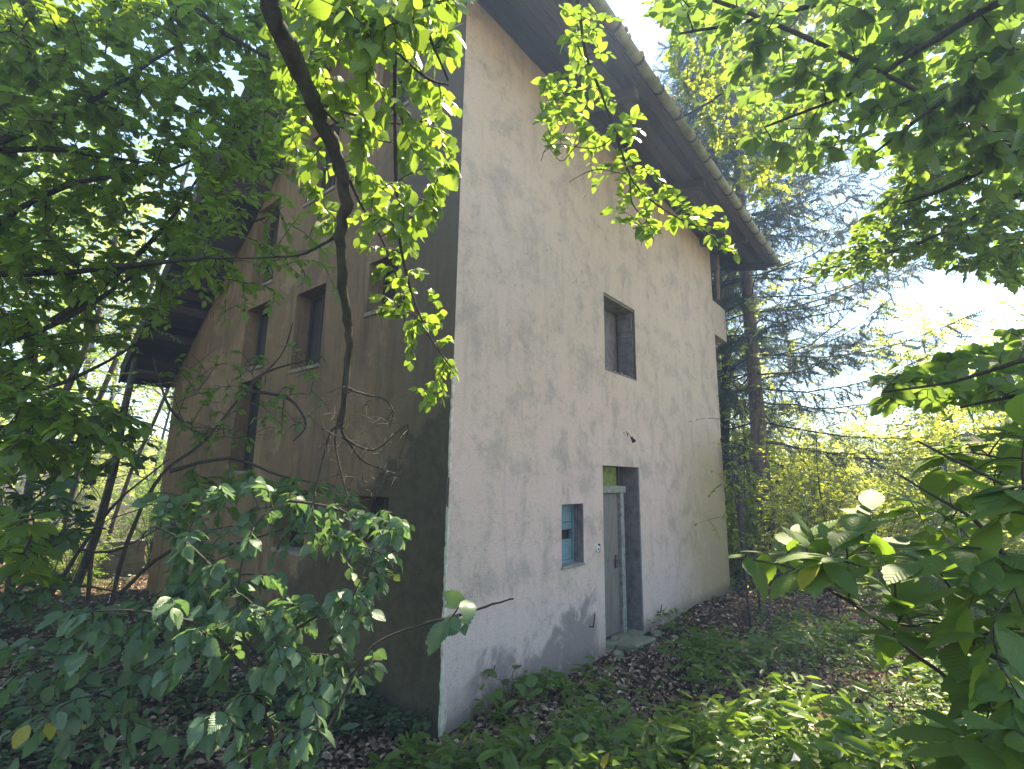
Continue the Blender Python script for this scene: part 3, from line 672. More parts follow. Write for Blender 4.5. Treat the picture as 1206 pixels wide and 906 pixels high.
# ------------------------------------------------------------------ forest trees (world placed)
def spray(rng, L=.55, n=15, leaf=.075):
    t = np.linspace(.12, 1, n); p = np.stack([.05*np.sin(t*3), t*L, -.10*L*t*t], -1); sg = np.where(np.arange(n) % 2 == 0, 1., -1.)
    d = np.stack([sg*.85+rng.normal(0, .2, n), np.full(n, .55)+rng.normal(0, .2, n), -.25+rng.normal(0, .2, n)], -1)
    nn = np.stack([rng.normal(0, .3, n), rng.normal(0, .3, n), np.ones(n)], -1)
    return p, d, nn, leaf*rng.uniform(.7, 1.2, n)
def crown_arrays(rng, centers, outs, leaf, n=15, L=.55, droop=.2):
    protos = [spray(rng, L, n, leaf) for _ in range(6)]; Ps = []; Ds = []; Ns = []; Ss = []
    K = len(centers); ids = rng.integers(0, 6, K)
    dirs = nrmz(outs + rng.normal(0, .45, outs.shape)*np.array([1, 1, .5]) - np.array([0, 0, droop])); ups = nrmz(np.array([0, 0, 1.])+rng.normal(0, .28, outs.shape))
    s, d, n_ = frames(dirs, ups)
    for j in range(6):
        mk = ids == j
        if not mk.any(): continue
        p, dd, nn, sz = protos[j]; c = centers[mk]; S, D, N = s[mk], d[mk], n_[mk]
        tr = lambda a: a[None, :, 0:1]*S[:, None] + a[None, :, 1:2]*D[:, None] + a[None, :, 2:3]*N[:, None]
        Ps.append((c[:, None]+tr(p)).reshape(-1, 3)); Ds.append(tr(dd).reshape(-1, 3)); Ns.append(tr(nn).reshape(-1, 3)); Ss.append(np.tile(sz, mk.sum()))
    P, D, N, S = map(np.concatenate, (Ps, Ds, Ns, Ss)); D = nrmz(D+rng.normal(0, .15, D.shape))
    return P, D, N, S
def broadleaf(seed, H=9., R=2.6, base=.22, r=.10, nl=26, nsp=520, leaf=.085, lean=.0, L=.55, n=15):
    """trunk mesh, branch mesh, crown mesh about the origin"""
    rng = np.random.default_rng(seed); t = np.linspace(0, 1, 12)[:, None]
    tr = np.concatenate([lean*H*t**1.3 + .12*np.sin(t*7+seed), .10*np.cos(t*6+seed)-.10, t*H], 1); tr[0, :2] = 0
    trunk = tubes_mesh('trunk', [tr], [np.linspace(r, r*.18, 12)*(1+.5*np.exp(-np.arange(12)*2.))], 9)
    paths = []; rad = []; C = []; O = []
    for i in range(nl):
        f = base + (1-base)*((i+rng.random())/nl); p0 = tr[0]*0 + np.array([np.interp(f, t[:, 0], tr[:, k]) for k in range(3)])
        az = i*2.4+rng.normal(0, .4); ln = R*(1.05-.75*((f-base)/(1-base))**1.6)*rng.uniform(.7, 1.15); el = .25+.8*f+rng.normal(0, .15)
        o = np.array([math.cos(az)*math.cos(el), math.sin(az)*math.cos(el), math.sin(el)]); tt = np.linspace(0, 1, 7)[:, None]
        pa = p0 + o*ln*tt + np.array([0, 0, -.22*ln])*tt**2 + rng.normal(0, .03, (7, 3))*tt; paths.append(pa); rad.append(np.linspace(r*.4*(1.1-f), .004, 7))
        for _ in range(int(nsp/nl)):
            u = rng.uniform(.25, 1)**.8; c = np.array([np.interp(u, tt[:, 0], pa[:, k]) for k in range(3)]); off = rng.normal(0, 1, 3)*np.array([.34, .34, .20])*R*.42*(.5+.5*u)
            C.append(c+off); ov = nrmz(off+o*.8); O.append(ov)
            if rng.random() < .35: paths.append(np.linspace(c, c+off, 7)+rng.normal(0, .012, (7, 3))); rad.append(np.linspace(.007, .003, 7))
    P, D, N, S = crown_arrays(rng, np.array(C), np.array(O), leaf, n, L)
    return trunk, tubes_mesh('branches', paths, rad, 4), leaves_mesh('crown', T_LO, P, D, N, S, rng.random(len(P)))
def shrub(seed, H=2.6, R=1.6, nsp=300, leaf=.07, n=13):
    rng = np.random.default_rng(seed); paths = []; rad = []; C = []; O = []
    for i in range(11):
        az = rng.uniform(0, 6.28); sp = rng.uniform(.1, .9)*R; tt = np.linspace(0, 1, 7)[:, None]; h = H*rng.uniform(.65, 1.05)
        pa = np.array([math.cos(az), math.sin(az), 0])*sp*tt**1.4 + np.array([0, 0, h])*tt + rng.normal(0, .03, (7, 3))*tt; paths.append(pa); rad.append(np.linspace(.018, .003, 7))
        for _ in range(nsp//11):
            u = rng.uniform(.12, 1); c = np.array([np.interp(u, tt[:, 0], pa[:, k]) for k in range(3)]); off = rng.normal(0, .28, 3)*np.array([1, 1, .7])
            C.append(c+off); O.append(nrmz(off+np.array([math.cos(az), math.sin(az), .2])*.3))
    P, D, N, S = crown_arrays(rng, np.array(C), np.array(O), leaf, n, .42, .15); k = P[:, 2] > .03; P, D, N, S = P[k], D[k], N[k], S[k]
    return tubes_mesh('stems', paths, rad, 4), leaves_mesh('foliage', T_LO, P, D, N, S, rng.random(len(P)))
def spruce_mesh(seed, H=19., R=3.6, base=.10):
    rng = np.random.default_rng(seed); tr = np.stack([np.zeros(14), np.zeros(14), np.linspace(0, H, 14)], -1)
    trunk = tubes_mesh('trunk', [tr], [np.linspace(.24, .03, 14)], 12); paths = []; rad = []; Vn = []
    f = base
    while f < .985:
        for az in rng.uniform(0, 6.28, 5 if f > .25 else 3):
            ln = R*(1-f)**.75*rng.uniform(.7, 1.15)+.2; tt = np.linspace(0, 1, 9); o = np.array([math.cos(az), math.sin(az), 0])
            z = f*H - .30*ln*tt + .30*ln*tt**2.6*.9; pa = np.stack([o[0]*ln*tt, o[1]*ln*tt, z], -1)+rng.normal(0, .02, (9, 3)); paths.append(pa); rad.append(np.linspace(.03*(1.2-f), .006, 9))
            if rng.random() < (.3 if f < .15 else .03): continue
            for u in np.arange(.15, 1.001, .035 if ln > 1.5 else .09):
                c = np.array([np.interp(u, tt, pa[:, k]) for k in range(3)])
                for sg in (-1, 1):
                    tl = (.75*(1-.55*u)+.10)*rng.uniform(.6, 1.2); sd = np.array([-o[1], o[0], 0])*sg
                    d = nrmz(o*.55+sd*.7+np.array([0, 0, -.65*(1-u*.7)])+rng.normal(0, .3, 3)); Vn.append((c+rng.normal(0, .03, 3), d, tl))
                    if tl > .4: Vn.append((c+d*tl*rng.uniform(.3, .7), nrmz(d+rng.normal(0, .6, 3)+np.array([0, 0, -.4])), tl*.5))
                if u > .93: Vn.append((c, nrmz(o+np.array([0, 0, .25])), .3))
        f += .55/H*rng.uniform(.7, 1.2)
    # each twig: a ribbon of narrow needle tufts on both sides
    c = np.array([a[0] for a in Vn]); d = np.array([a[1] for a in Vn]); l = np.array([a[2] for a in Vn]); K = len(c)
    ref = nrmz(np.cross(d, rng.normal(0, 1, d.shape))); up = np.cross(d, ref); nt = 15
    V = []; sg = np.where(np.arange(nt*2) % 2 == 0, 1., -1.)
    t0 = np.repeat(np.linspace(.02, .95, nt), 2)
    V0 = c[:, None]+d[:, None]*(l[:, None]*t0[None])[..., None]
    ax = np.where((np.arange(nt*2)//2 % 2 == 0)[None, :, None], ref[:, None], up[:, None])*sg[None, :, None]
    nj = rng.uniform(.6, 1.3, V0.shape[:2])[..., None]; tip = V0 + (d[:, None]*.045 + ax*.055)*nj; b2 = V0 + d[:, None]*.026
    V = np.stack([V0, b2, tip], 2).reshape(-1, 3); loops = np.arange(len(V))
    nm = mesh_np('needles', V, loops=loops, sizes=[3]*(len(V)//3), uv=np.zeros((len(V), 2)), rnd=np.repeat(rng.random(K), nt*2*3))
    # fine twigs
    e = c + d*l[:, None]; P = np.stack([c, e], 1); tw = tubes_mesh('branchlets', list(P)[::1], list(np.tile([.004, .002], (K, 1))), 3)
    return trunk, tubes_mesh('branches', paths, rad, 5), tw, nm
def place(parts, name, label, cat, x, y, s=1., rot=0., group=None, z=None, names=('trunk', 'branches', 'crown'), mats=None, tilt=(0, 0)):
    zz = float(terr(x, y))-.05 if z is None else z
    r = empty(name, (x, y, zz), label, cat, group); r.rotation_euler = (tilt[0], tilt[1], rot); r.scale = (s, s, s)
    for nm, me, mt in zip(names, parts, mats):
        key = me.name + mt.name
        if len(me.materials) == 0: me.materials.append(mt)
        elif me.materials[0] != mt:
            c = mcache.get(key)
            if c is None: c = me.copy(); c.materials.clear(); c.materials.append(mt); mcache[key] = c
            me = c
        o = bpy.data.objects.new(nm, me); COL.objects.link(o); o.parent = r
        if nm != 'trunk': o['kind'] = 'stuff'
    return r
mcache = {}
BL = [broadleaf(21, 8, 2.3, .18, .07, 24, 420, .085), broadleaf(22, 11, 3.0, .25, .11, 28, 620, .09), broadleaf(23, 6, 1.9, .12, .045, 20, 300, .08),
      broadleaf(24, 13, 3.4, .32, .14, 30, 760, .095, .04)]
SH = [shrub(31, 2.8, 1.6, 480, .07), shrub(32, 2.0, 1.5, 380, .062), shrub(33, 3.9, 1.7, 620, .075)]
W = [M['bark'], M['twig'], M['leaf_forest']]; WS = [M['bark'], M['twig'], M['leaf_sun']]  # the second set carries the leaf with sunlight in its colour
# (variant, x, y, scale, label)
left_trees = [
 (0, -3.0, 5.6, .95, 'leafy young hornbeam at the left edge of the gable wall'), (2, -4.6, 3.6, .95, 'slim hornbeam at the far left of the photo, nearest the camera'),
 (1, -2.9, 9.8, .85, 'hornbeam just past the gable behind the ribbed box'), (1, -5.2, 8.5, 1.0, 'broad hornbeam on the left slope, leaning in front of the sky'),
 (3, .5, 20, 1., 'tall tree behind the back left corner of the house'), (3, -6.5, 15, 1.05, 'tall tree in deep shade at the far left'),
 (0, 2.6, 17, 1.0, 'young tree close behind the rear eave of the house'), (2, -4.4, 12.2, 1.1, 'small tree on the litter slope beyond the ribbed box'),
 (3, -2.5, 21, 1.1, 'tall sunlit tree in the gap left of the house'), (1, 3.4, 19, 1.1, 'sunlit tree seen under the left end of the roof'),
 (3, -8, 24, 1.1, 'distant tall tree on the left slope'), (3, .8, 28, 1.2, 'distant sunlit tree above the litter slope'), (3, -4, 33, 1.3, 'distant forest tree at the top of the left slope'), (3, 4.5, 36, 1.3, 'most distant tree behind the roof end'),
 (3, 7, 27, 1.3, 'tall tree hidden mostly by the roof')]
for i, (v, x, y, s, lb) in enumerate(left_trees):
    place(BL[v], 'hornbeam_tree', lb, 'tree', x, y, s, i*1.9, 'forest trees left of the house', mats=W if y < 18 else WS)
right_trees = [
 (1, 24, -10.5, .95, 'sunlit broadleaf tree at the right edge behind the shrubs'), (0, 12.5, 4.2, 1.0, 'young broadleaf tree just behind the far corner of the house'),
 (3, 24, 9, 1.1, 'tall broadleaf tree showing above the gutter end'), (3, 24, 4.5, .75, 'low wide tree behind the spruce trunk'), (0, 27, -4.2, .7, 'low bright tree in the middle of the sunny bank'),
 (0, 26, -8, .8, 'bright tree at the far right of the sunny bank'), (1, 34, 0, .75, 'distant bright tree right of the spruce'), (1, 40, -8, .8, 'distant tree at the far right under the open sky'),
 (1, 44, 4, .9, 'distant tree behind the tip of the spruce branches'), (0, 30, -4, .8, 'round bright tree in the far gap on the right')]
def hd_xy(px, d):
    v = at(px, 560, d); return v.x, v.y
for px, d, v, s, lb in ((850, 17, 3, 1.15, 'tall sunlit tree rising right behind the gutter end'), (800, 21, 3, 1.35, 'tall yellow-green tree above the middle of the gutter')):
    right_trees.append((v, *hd_xy(px, d), s, lb))
for i, (v, x, y, s, lb) in enumerate(right_trees):
    place(BL[v], 'broadleaf_tree', lb, 'tree', x, y, s, i*2.3+.7, 'trees right of the house', mats=WS)
rs = np.random.default_rng(5)
spots = [(10.3, 1.6), (10.2, -.2), (11.6, -1.2), (11.2, .8), (12.4, -2.6), (13.2, .6), (13.6, -1.4), (14.2, -3.6), (12.2, -4.4), (15.4, -.4), (16, -2.4), (16.6, 1.4), (17.5, -4.6), (18.5, -1.2), (10.8, -3.6), (9.8, -5.0), (11.4, -6.0), (13.6, -6.6), (20.5, 0), (21, -3.4), (23, -6), (24, -1.4), (28, -5.5), (27, 1.5), (9.7, -1.5), (10.4, -2.6), (9.4, -3.9), (8.3, -5.3), (12.2, -.1), (12.6, -5.6), (14.6, -5.2), (15, 2.2)]
ORD = ['leftmost', 'second from left', 'third from left', 'fourth from left', 'fifth from left', 'sixth from left', 'seventh from left', 'rightmost']
rows = sorted(range(32), key=lambda i: math.hypot(spots[i][0]-CAM.x, spots[i][1]-CAM.y))
for r_ in range(4):
    row = sorted(rows[r_*8:r_*8+8], key=lambda i: -math.atan2(spots[i][1]-CAM.y, spots[i][0]-CAM.x))
    for j, i in enumerate(row):
        x, y = spots[i]; sz = ('bushy', 'low', 'tall')[i % 3]
        place(SH[i % 3], 'sunlit_shrub', '%s yellow-green shrub, %s in the %s row on the sunny bank' % (sz, ORD[j], ('nearest', 'second', 'third', 'farthest')[r_]), 'shrub', x, y, rs.uniform(.9, 1.15)*(.95 if x < 12 else 1.35), i*1.3, 'sunlit shrubs on the bank right of the house', names=('stems', 'foliage'), mats=[M['twig'], M['leaf_sun']])
for i, (x, y, s, lb) in enumerate([(-3.3, 8.2, .6, 'low shaded shrub left of the ribbed box'), (-3.8, 6.6, .8, 'dark shrub on the left beside the slope'), (-4.8, 5, .8, 'dark shrub at the left edge of the photo'), (-1.0, 8.9, .65, 'shrub at the back left corner of the house'), (-5.8, 10.5, 1., 'shaded shrub on the left slope'), (.8, 10.8, .9, 'shrub behind the rear of the gable wall'), (-2.2, 17, 1.1, 'sunlit shrub at the top of the litter slope'), (-5, 19, 1.2, 'sunlit shrub far left among the trunks'), (1.5, 22, 1.3, 'bright shrub in the gap beside the gable')]):
    place(SH[(i+1) % 3], 'forest_shrub', lb, 'shrub', x, y, s, i*2.1, 'shrubs left of the house', names=('stems', 'foliage'), mats=[M['twig'], M['leaf_forest'] if y < 15 else M['leaf_sun']])
# bare leaning trunks among the left trees
for i, (px, py, px2, py2, d, r, lb) in enumerate([(100, 545, 175, 395, 12, .075, 'thicker leaning trunk left of the sky gap'), (62, 520, 150, 400, 13, .06, 'leaning trunk second from the left edge'), (20, 540, 95, 410, 11, .065, 'leaning trunk nearest the left edge'), (128, 540, 205, 425, 14, .045, 'thin leaning trunk nearest the house')]):
    p0 = at(px, py+60, d); p1 = at(px2, py2, d); b = Vector((p0.x, p0.y, float(terr(p0.x, p0.y))-.1)); dv = (p1-p0)
    r_ = empty('leaning_tree', b, lb, 'tree', 'bare leaning trunks on the left')
    me = tubes_mesh('trunk', [np.array([tuple(b+ (p1-b)*t + Vector((.1*math.sin(t*5+i), 0, 0))) for t in np.linspace(0, 1.9, 9)])], [np.linspace(r, r*.5, 9)], 8); link('trunk', me, M['bark'], r_)
# spruce
SP = spruce_mesh(41, 21, 5.6)
SM = [M['bark_red'], M['twig'], M['twig'], M['needle']]; SN = ('trunk', 'branches', 'branchlets', 'needles')
g_ = at(897, 560, 15.5); place(SP, 'spruce_tree', 'big drooping spruce with a reddish trunk right of the gutter', 'tree', g_.x, g_.y, 1., .6, names=SN, mats=SM)
g2 = at(850, 560, 21); place(SP, 'spruce_tree', 'slimmer spruce partly hidden behind the far corner of the house', 'tree', g2.x, g2.y, .85, 2.4, names=SN, mats=SM)

# ------------------------------------------------------------------ distant wooded hill
rng = np.random.default_rng(9); N_ = 22000
a = rng.uniform(math.radians(-25), math.radians(100), N_); d = rng.uniform(42, 68, N_); X = CAM.x+np.cos(a)*d; Y = CAM.y+np.sin(a)*d
Z = terr(X, Y) + rng.uniform(0, 1, N_)**.6*(6+2.5*np.sin(a*23)+1.5*np.sin(a*61+d*.3)); P = np.stack([X, Y, Z], -1)
me = leaves_mesh('distant_wood', T_LO, P, rng.normal(0, 1, P.shape), rng.normal(0, 1, P.shape)+UPV, rng.uniform(.4, .9, N_), rng.random(N_))
tag(link('distant_wood', me, M['leaf_sun']), 'far wooded hillside beyond the trees', 'woodland', kind='stuff')

# ------------------------------------------------------------------ near plants laid along the view
M['bark_dark'] = mat_bark('dark_damp_bark', (.025, .022, .018), (.06, .054, .044), .3, 1.5)
BR = M['bark_dark']
# A: limb hanging from above in front of the gable wall
A = Plant('hanging_branch', 'thick dark branch hanging from above in front of the gable wall, tipped with bare twigs', 'branch', at(318, -60, 2.1), M['leaf_beech'], T_HAZEL, wood=BR, seed=3)
lim = A.px([(300, -60), (318, 8), (359, 100), (381, 146), (398, 188), (408, 232), (401, 266), (403, 322), (409, 378), (411, 395), (407, 454), (402, 506)], 2.1, .034, .010, n=9)
A.px([(463, -60), (465, 60), (466, 190), (470, 280), (485, 345), (505, 395), (531, 432)], 1.9, .008, .003, n=5)
A.px([(381, 124), (437, 141), (480, 146), (530, 136)], 2.05, .006, .003, n=5); A.px([(381, 130), (420, 160), (494, 172)], 2.0, .005, .002, n=5)
A.px([(411, 211), (425, 240), (442, 267), (466, 322), (477, 380)], 2.1, .006, .002, n=5); A.px([(402, 275), (360, 298), (320, 303), (250, 304)], 2.15, .007, .003, n=5)
A.px([(415, -40), (450, 40), (500, 90), (528, 100)], 1.8, .006, .003, n=5); A.px([(478, -40), (505, 40), (528, 95)], 1.8, .006, .003, n=5)
A.fill([(330, -20), (545, -20), (543, 120), (535, 240), (480, 290), (440, 260), (385, 140)], 140, (1.6, 2.6), .062, nleaf=9, droop=.75, flat=.35, sag=.1)
A.fill([(350, -20), (545, -20), (540, 60), (380, 60)], 34, (1.4, 1.9), .068, nleaf=8, droop=.7, flat=.35, sag=.1)
A.fill([(410, 240), (480, 250), (500, 300), (535, 420), (538, 470), (500, 480), (455, 400)], 62, (1.8, 2.4), .046, nleaf=9, droop=.6, flat=.45)
A.fill([(300, 20), (390, 40), (400, 130), (395, 300), (340, 200)], 45, (2.2, 2.9), .06, nleaf=9, droop=.6, flat=.45)
# bare tangle at its end
for p in ([(402, 506), (425, 540), (452, 553), (470, 560)], [(402, 500), (388, 512), (376, 560), (369, 592)], [(404, 470), (395, 520), (405, 570), (416, 606)], [(410, 458), (430, 465), (452, 470), (463, 485), (458, 505)], [(403, 515), (440, 530), (480, 500), (470, 540)]):
    A.px(p, 2.1, .006, .002, n=5)
for _ in range(170):
    x, y = rnd_in([(375, 460), (430, 450), (480, 500), (482, 560), (440, 600), (370, 590)], A.rng); A.twig_to(at(x, y, A.rng.uniform(1.95, 2.3)), .05, r=.0013, bare=True, sag=-.15)
# B: beech sprig across the eave
B = Plant('beech_sprig', 'bright beech branch hanging in front of the eave, right of the house corner', 'branch', at(670, -60, 2.5), M['leaf_beech'], T_BEECH, wood=M['twig'], seed=5)
B.px([(668, -60), (682, 10), (690, 65), (708, 110), (728, 165), (742, 207), (760, 230), (790, 252), (830, 272), (850, 290)], 2.45, .007, .0025, n=6)
for p in ([(708, 150), (680, 170), (660, 190), (640, 160)], [(738, 205), (700, 200), (670, 215)], [(742, 210), (745, 240), (765, 265), (770, 285)], [(705, 100), (670, 110), (645, 105), (636, 115)], [(725, 160), (700, 175), (650, 170), (637, 190)]):
    B.px(p, 2.45, .0035, .0015, n=4)
for poly, n in (([(660, 5), (720, 10), (725, 80), (665, 75)], 12), ([(640, 85), (720, 90), (760, 150), (740, 200), (690, 180), (640, 190), (632, 150)], 40), ([(690, 190), (760, 190), (820, 240), (865, 255), (868, 300), (800, 270), (750, 290), (700, 245)], 42)):
    B.fill(poly, int(n*1.35), (2.2, 3.0), .06, nleaf=6, droop=.12, flat=.72, r=.0014, start=.4)
# C: dark broad leaves hanging into the top right
C_ = Plant('overhanging_hazel', 'broad dark leaves overhanging the top right corner of the photo', 'tree', at(1290, -60, 3.), M['leaf_hazel'], T_HAZEL, wood=BR, seed=8)
for p in ([(1290, -60), (1180, 0), (1080, 60), (1000, 110), (900, 150)], [(1290, 60), (1200, 60), (1110, 120), (1030, 180)], [(1180, -60), (1050, -20), (900, 20), (800, 40)], [(1290, 160), (1200, 180), (1120, 220), (1060, 240)]):
    C_.px(p, 2.7, .018, .004, n=6)
C_.fill([(760, -30), (1220, -30), (1220, 240), (1100, 210), (1000, 190), (930, 200), (890, 170), (850, 120), (780, 40)], 240, (2.4, 5.4), .085, nleaf=9, droop=.4, flat=.45)
C_.fill([(1000, -30), (1220, -30), (1220, 200), (1100, 190), (980, 130)], 120, (2.4, 4.2), .09, nleaf=9, droop=.45, flat=.3)
TC = C_.trunk(1440, 3.9, 7.5, .12); C_.join(TC); C_.fill([(1225, -260), (1480, -260), (1480, 330), (1225, 330)], 110, (2.4, 4.6), .09, nleaf=8, droop=.4, flat=.45)
C_.done(10)
# D: mid-distance limb at right
D_ = Plant('hornbeam_limb', 'fine leaved limb reaching in from the right edge across the open sky', 'branch', at(1300, 200, 7), M['leaf_forest'], T_LO, wood=BR, seed=9)
for p in ([(1300, 190), (1200, 230), (1120, 270), (1040, 300), (960, 320)], [(1300, 150), (1180, 170), (1100, 210), (1070, 240)], [(1300, 260), (1200, 290), (1150, 310)]): D_.px(p, 7, .03, .006, n=6)
D_.fill([(1060, 180), (1220, 130), (1220, 340), (1130, 330), (1080, 300), (1010, 330), (940, 325), (1000, 285)], 620, (6, 8.5), .095, nleaf=13, droop=.3, flat=.5, r=.003)
TD = D_.trunk(1470, 8.5, 11.5, .16); D_.join(TD); D_.fill([(1225, -100), (1480, -100), (1480, 380), (1225, 380)], 90, (6.5, 9.5), .095, nleaf=13, droop=.3, flat=.5, r=.003); D_.done(10)
M['leaf_gold'] = mat_leaf('sun_tinted_beech_leaf', (.08, .13, .02), (.12, .18, .03), (.50, .62, .05), .4, False, .55)  # sun glow put into the translucent colour of the beech leaf
D2 = Plant('sunlit_beech_bough', 'sunlit yellow-green beech bough behind the dark leaves above the gutter', 'branch', at(1100, -200, 9), M['leaf_gold'], T_LO, wood=BR, seed=29)
for p in ([(1100, -200), (1000, -40), (920, 40), (850, 110), (800, 140)], [(1100, -200), (1010, -10), (960, 90), (900, 190)], [(1000, -40), (880, -10), (790, 30)], [(1250, -100), (1180, 20), (1100, 100), (1060, 170)]): D2.px(p, 8.5, .05, .01, n=6)
D2.fill([(745, -20), (1000, -20), (1010, 80), (960, 190), (900, 250), (850, 190), (800, 110)], 560, (7.5, 10.5), .095, nleaf=15, droop=.3, flat=.5, r=.004)
D2.fill([(1000, -20), (1220, -20), (1220, 160), (1080, 180), (1010, 100)], 260, (7.5, 10.5), .095, nleaf=15, droop=.3, flat=.5, r=.004)
D2.join(TD); D2.done(10, 200)
# E: dark mass of leaves at the right edge
E_ = Plant('backlit_hazel_branch', 'dark backlit leafy branch at the right edge against the sky', 'branch', at(1290, 400, 1.9), M['leaf_hazel'], T_HAZEL, wood=BR, seed=10)
for p in ([(1290, 400), (1200, 425), (1120, 450), (1040, 462)], [(1290, 450), (1200, 465), (1130, 480)]): E_.px(p, 1.9, .008, .003, n=5)
E_.fill([(1220, 375), (1160, 400), (1100, 425), (1040, 440), (1010, 475), (1100, 480), (1220, 480)], 62, (1.9, 3.0), .07, nleaf=6, droop=.3, flat=.3)
E_.join(TC); E_.done(10)
B.join(TC); B.done(9)
# F: big leaves in the right foreground
F_ = Plant('large_leaved_sapling', 'sapling with big glossy level leaves in the right foreground', 'sapling', at(1260, 930, 1.9), M['leaf_large'], T_LONG, wood=M['twig'], seed=12)
for p in ([(1260, 930, 1.8), (1206, 868, 1.8), (1140, 815, 1.75), (1070, 765, 1.7), (1045, 738, 1.7), (985, 700, 1.8), (930, 668, 1.9), (868, 658, 2.0)], [(1140, 815, 1.75), (1138, 770, 1.8), (1135, 735, 1.8)], [(1250, 700), (1190, 660), (1150, 615), (1110, 590), (1060, 560)], [(1250, 800), (1160, 770), (1110, 745), (1060, 735)], [(1240, 600), (1160, 560), (1080, 520)]):
    F_.px(p, 1.7, .007, .003, n=6)
F_.fill([(900, 640), (1000, 610), (1050, 550), (1220, 500), (1220, 820), (1130, 810), (1040, 760), (970, 710)], 84, (1.5, 2.7), .13, nleaf=6, droop=.0, flat=.97, start=.35, r=.002)
F_.fill([(1040, 700), (1220, 680), (1220, 860), (1150, 810)], 10, (1.4, 1.8), .13, nleaf=4, droop=.0, flat=.96, start=.4, r=.002)
F_.fill([(850, 645), (900, 650), (910, 670), (860, 668)], 2, (1.9, 2.1), .15, nleaf=3, droop=.1, flat=.95, start=.5, r=.002)
F_.fill([(1110, 850), (1220, 830), (1220, 920), (1100, 920)], 9, (1.2, 1.6), .13, nleaf=5, droop=.1, flat=.9, r=.002)
F_.done(10)
# G: big leaved elm sapling in the left foreground
G_ = Plant('elm_sapling', 'bluish green sapling with large toothed leaves in the left foreground', 'sapling', at(330, 960, 2.3), M['leaf_bluish'], T_ELM, wood=M['twig'], seed=14)
for p in ([(340, 980), (330, 900), (300, 800), (280, 700), (300, 620), (340, 590)], [(300, 800), (240, 740), (170, 720), (110, 720)], [(280, 700), (220, 640), (180, 620)], [(340, 960), (400, 830), (440, 760), (500, 735)], [(300, 790), (350, 740), (395, 715), (425, 700)], [(340, 590), (400, 600), (440, 625), (480, 615)], [(425, 700), (440, 670), (475, 640)], [(500, 735), (540, 725), (580, 712), (605, 705)]):
    G_.px(p, 2.2, .007, .003, n=6)
G_.fill([(170, 590), (300, 560), (395, 590), (405, 650), (300, 665), (200, 710)], 95, (2.1, 3.2), .062, nleaf=7, droop=.4, flat=.5)
G_.fill([(190, 690), (330, 680), (350, 750), (300, 800), (200, 780)], 70, (1.9, 2.8), .072, nleaf=7, droop=.5, flat=.55)
G_.fill([(340, 690), (430, 700), (450, 800), (380, 850), (310, 800)], 48, (1.9, 2.8), .07, nleaf=7, droop=.55, flat=.5)
G_.fill([(380, 590), (480, 600), (480, 640), (440, 740), (400, 640)], 44, (1.9, 2.5), .06, nleaf=6, droop=.4, flat=.5)
G_.fill([(0, 760), (150, 730), (180, 900), (0, 900)], 34, (2.4, 3.4), .075, nleaf=6, droop=.4, flat=.6)
G_.fill([(60, 715), (180, 705), (190, 780), (90, 800)], 30, (2.2, 3.2), .075, nleaf=6, droop=.4, flat=.6)
G_.fill([(500, 700), (600, 700), (590, 740), (520, 740)], 3, (1.9, 2.1), .105, nleaf=4, droop=.35, flat=.35, start=.5)
G_.fill([(170, 780), (420, 840), (420, 910), (180, 910)], 30, (1.9, 2.6), .085, nleaf=6, droop=.35, flat=.6)
G_.done(10)
G_2 = Plant('shade_thicket', 'dark leafy thicket at the left edge over the litter slope', 'shrub', at(-40, 760, 3.6), M['leaf_shade'], T_BEECH, wood=M['twig'], seed=15)
for p in ([(-60, 790), (20, 700), (60, 640), (110, 600)], [(20, 700), (90, 690), (150, 700)], [(-60, 700), (0, 620), (60, 570), (100, 500)], [(60, 640), (130, 650), (190, 620)]): G_2.px(p, 3.5, .009, .003, n=5)
G_2.fill([(-20, 560), (90, 560), (110, 620), (60, 660), (110, 720), (-20, 720)], 60, (3., 4.3), .085, nleaf=7, droop=.3, flat=.6)
G_2.fill([(-20, 470), (150, 460), (205, 540), (100, 560), (-20, 580)], 60, (3.4, 5), .08, nleaf=7, droop=.3, flat=.6)
for _ in range(70):
    x, y = rnd_in([(0, 500), (200, 470), (210, 620), (120, 700), (0, 700)], G_2.rng); G_2.twig_to(at(x, y, G_2.rng.uniform(3.2, 4.6)), .05, r=.0022, bare=True)
G_2.done(10)
# H: fine twigs across the gable wall
H_ = Plant('twiggy_elder', 'thin branching shrub with sparse leaves crossing the gable wall windows', 'shrub', at(120, 720, 4.2), M['leaf_hazel'], T_BEECH, wood=M['twig'], seed=16)
for p in ([(120, 760), (150, 640), (190, 560), (240, 520), (290, 460), (330, 420), (345, 380)], [(200, 555), (270, 540), (330, 560), (400, 575)], [(240, 515), (200, 480), (180, 420)], [(290, 460), (340, 470), (360, 500), (345, 520)], [(140, 700), (200, 650), (280, 640), (400, 600)], [(290, 470), (310, 440), (380, 420)], [(100, 780), (110, 640), (140, 540), (150, 480)], [(60, 700), (130, 600), (200, 540)]):
    H_.px(p, 3.9, .014, .004, n=5)
H_.fill([(190, 420), (345, 400), (400, 470), (330, 520), (220, 540)], 70, (3.4, 4.4), .06, nleaf=6, droop=.3, flat=.6, r=.002, start=.6)
H_.fill([(200, 560), (330, 560), (420, 580), (440, 620), (330, 600), (210, 620)], 55, (3.2, 4.2), .085, nleaf=8, droop=.3, flat=.6)
for _ in range(60):
    x, y = rnd_in([(190, 400), (400, 400), (400, 520), (200, 560)], H_.rng); H_.twig_to(at(x, y, H_.rng.uniform(3.3, 4.4)), .05, r=.0016, bare=True)
H_.done(9)
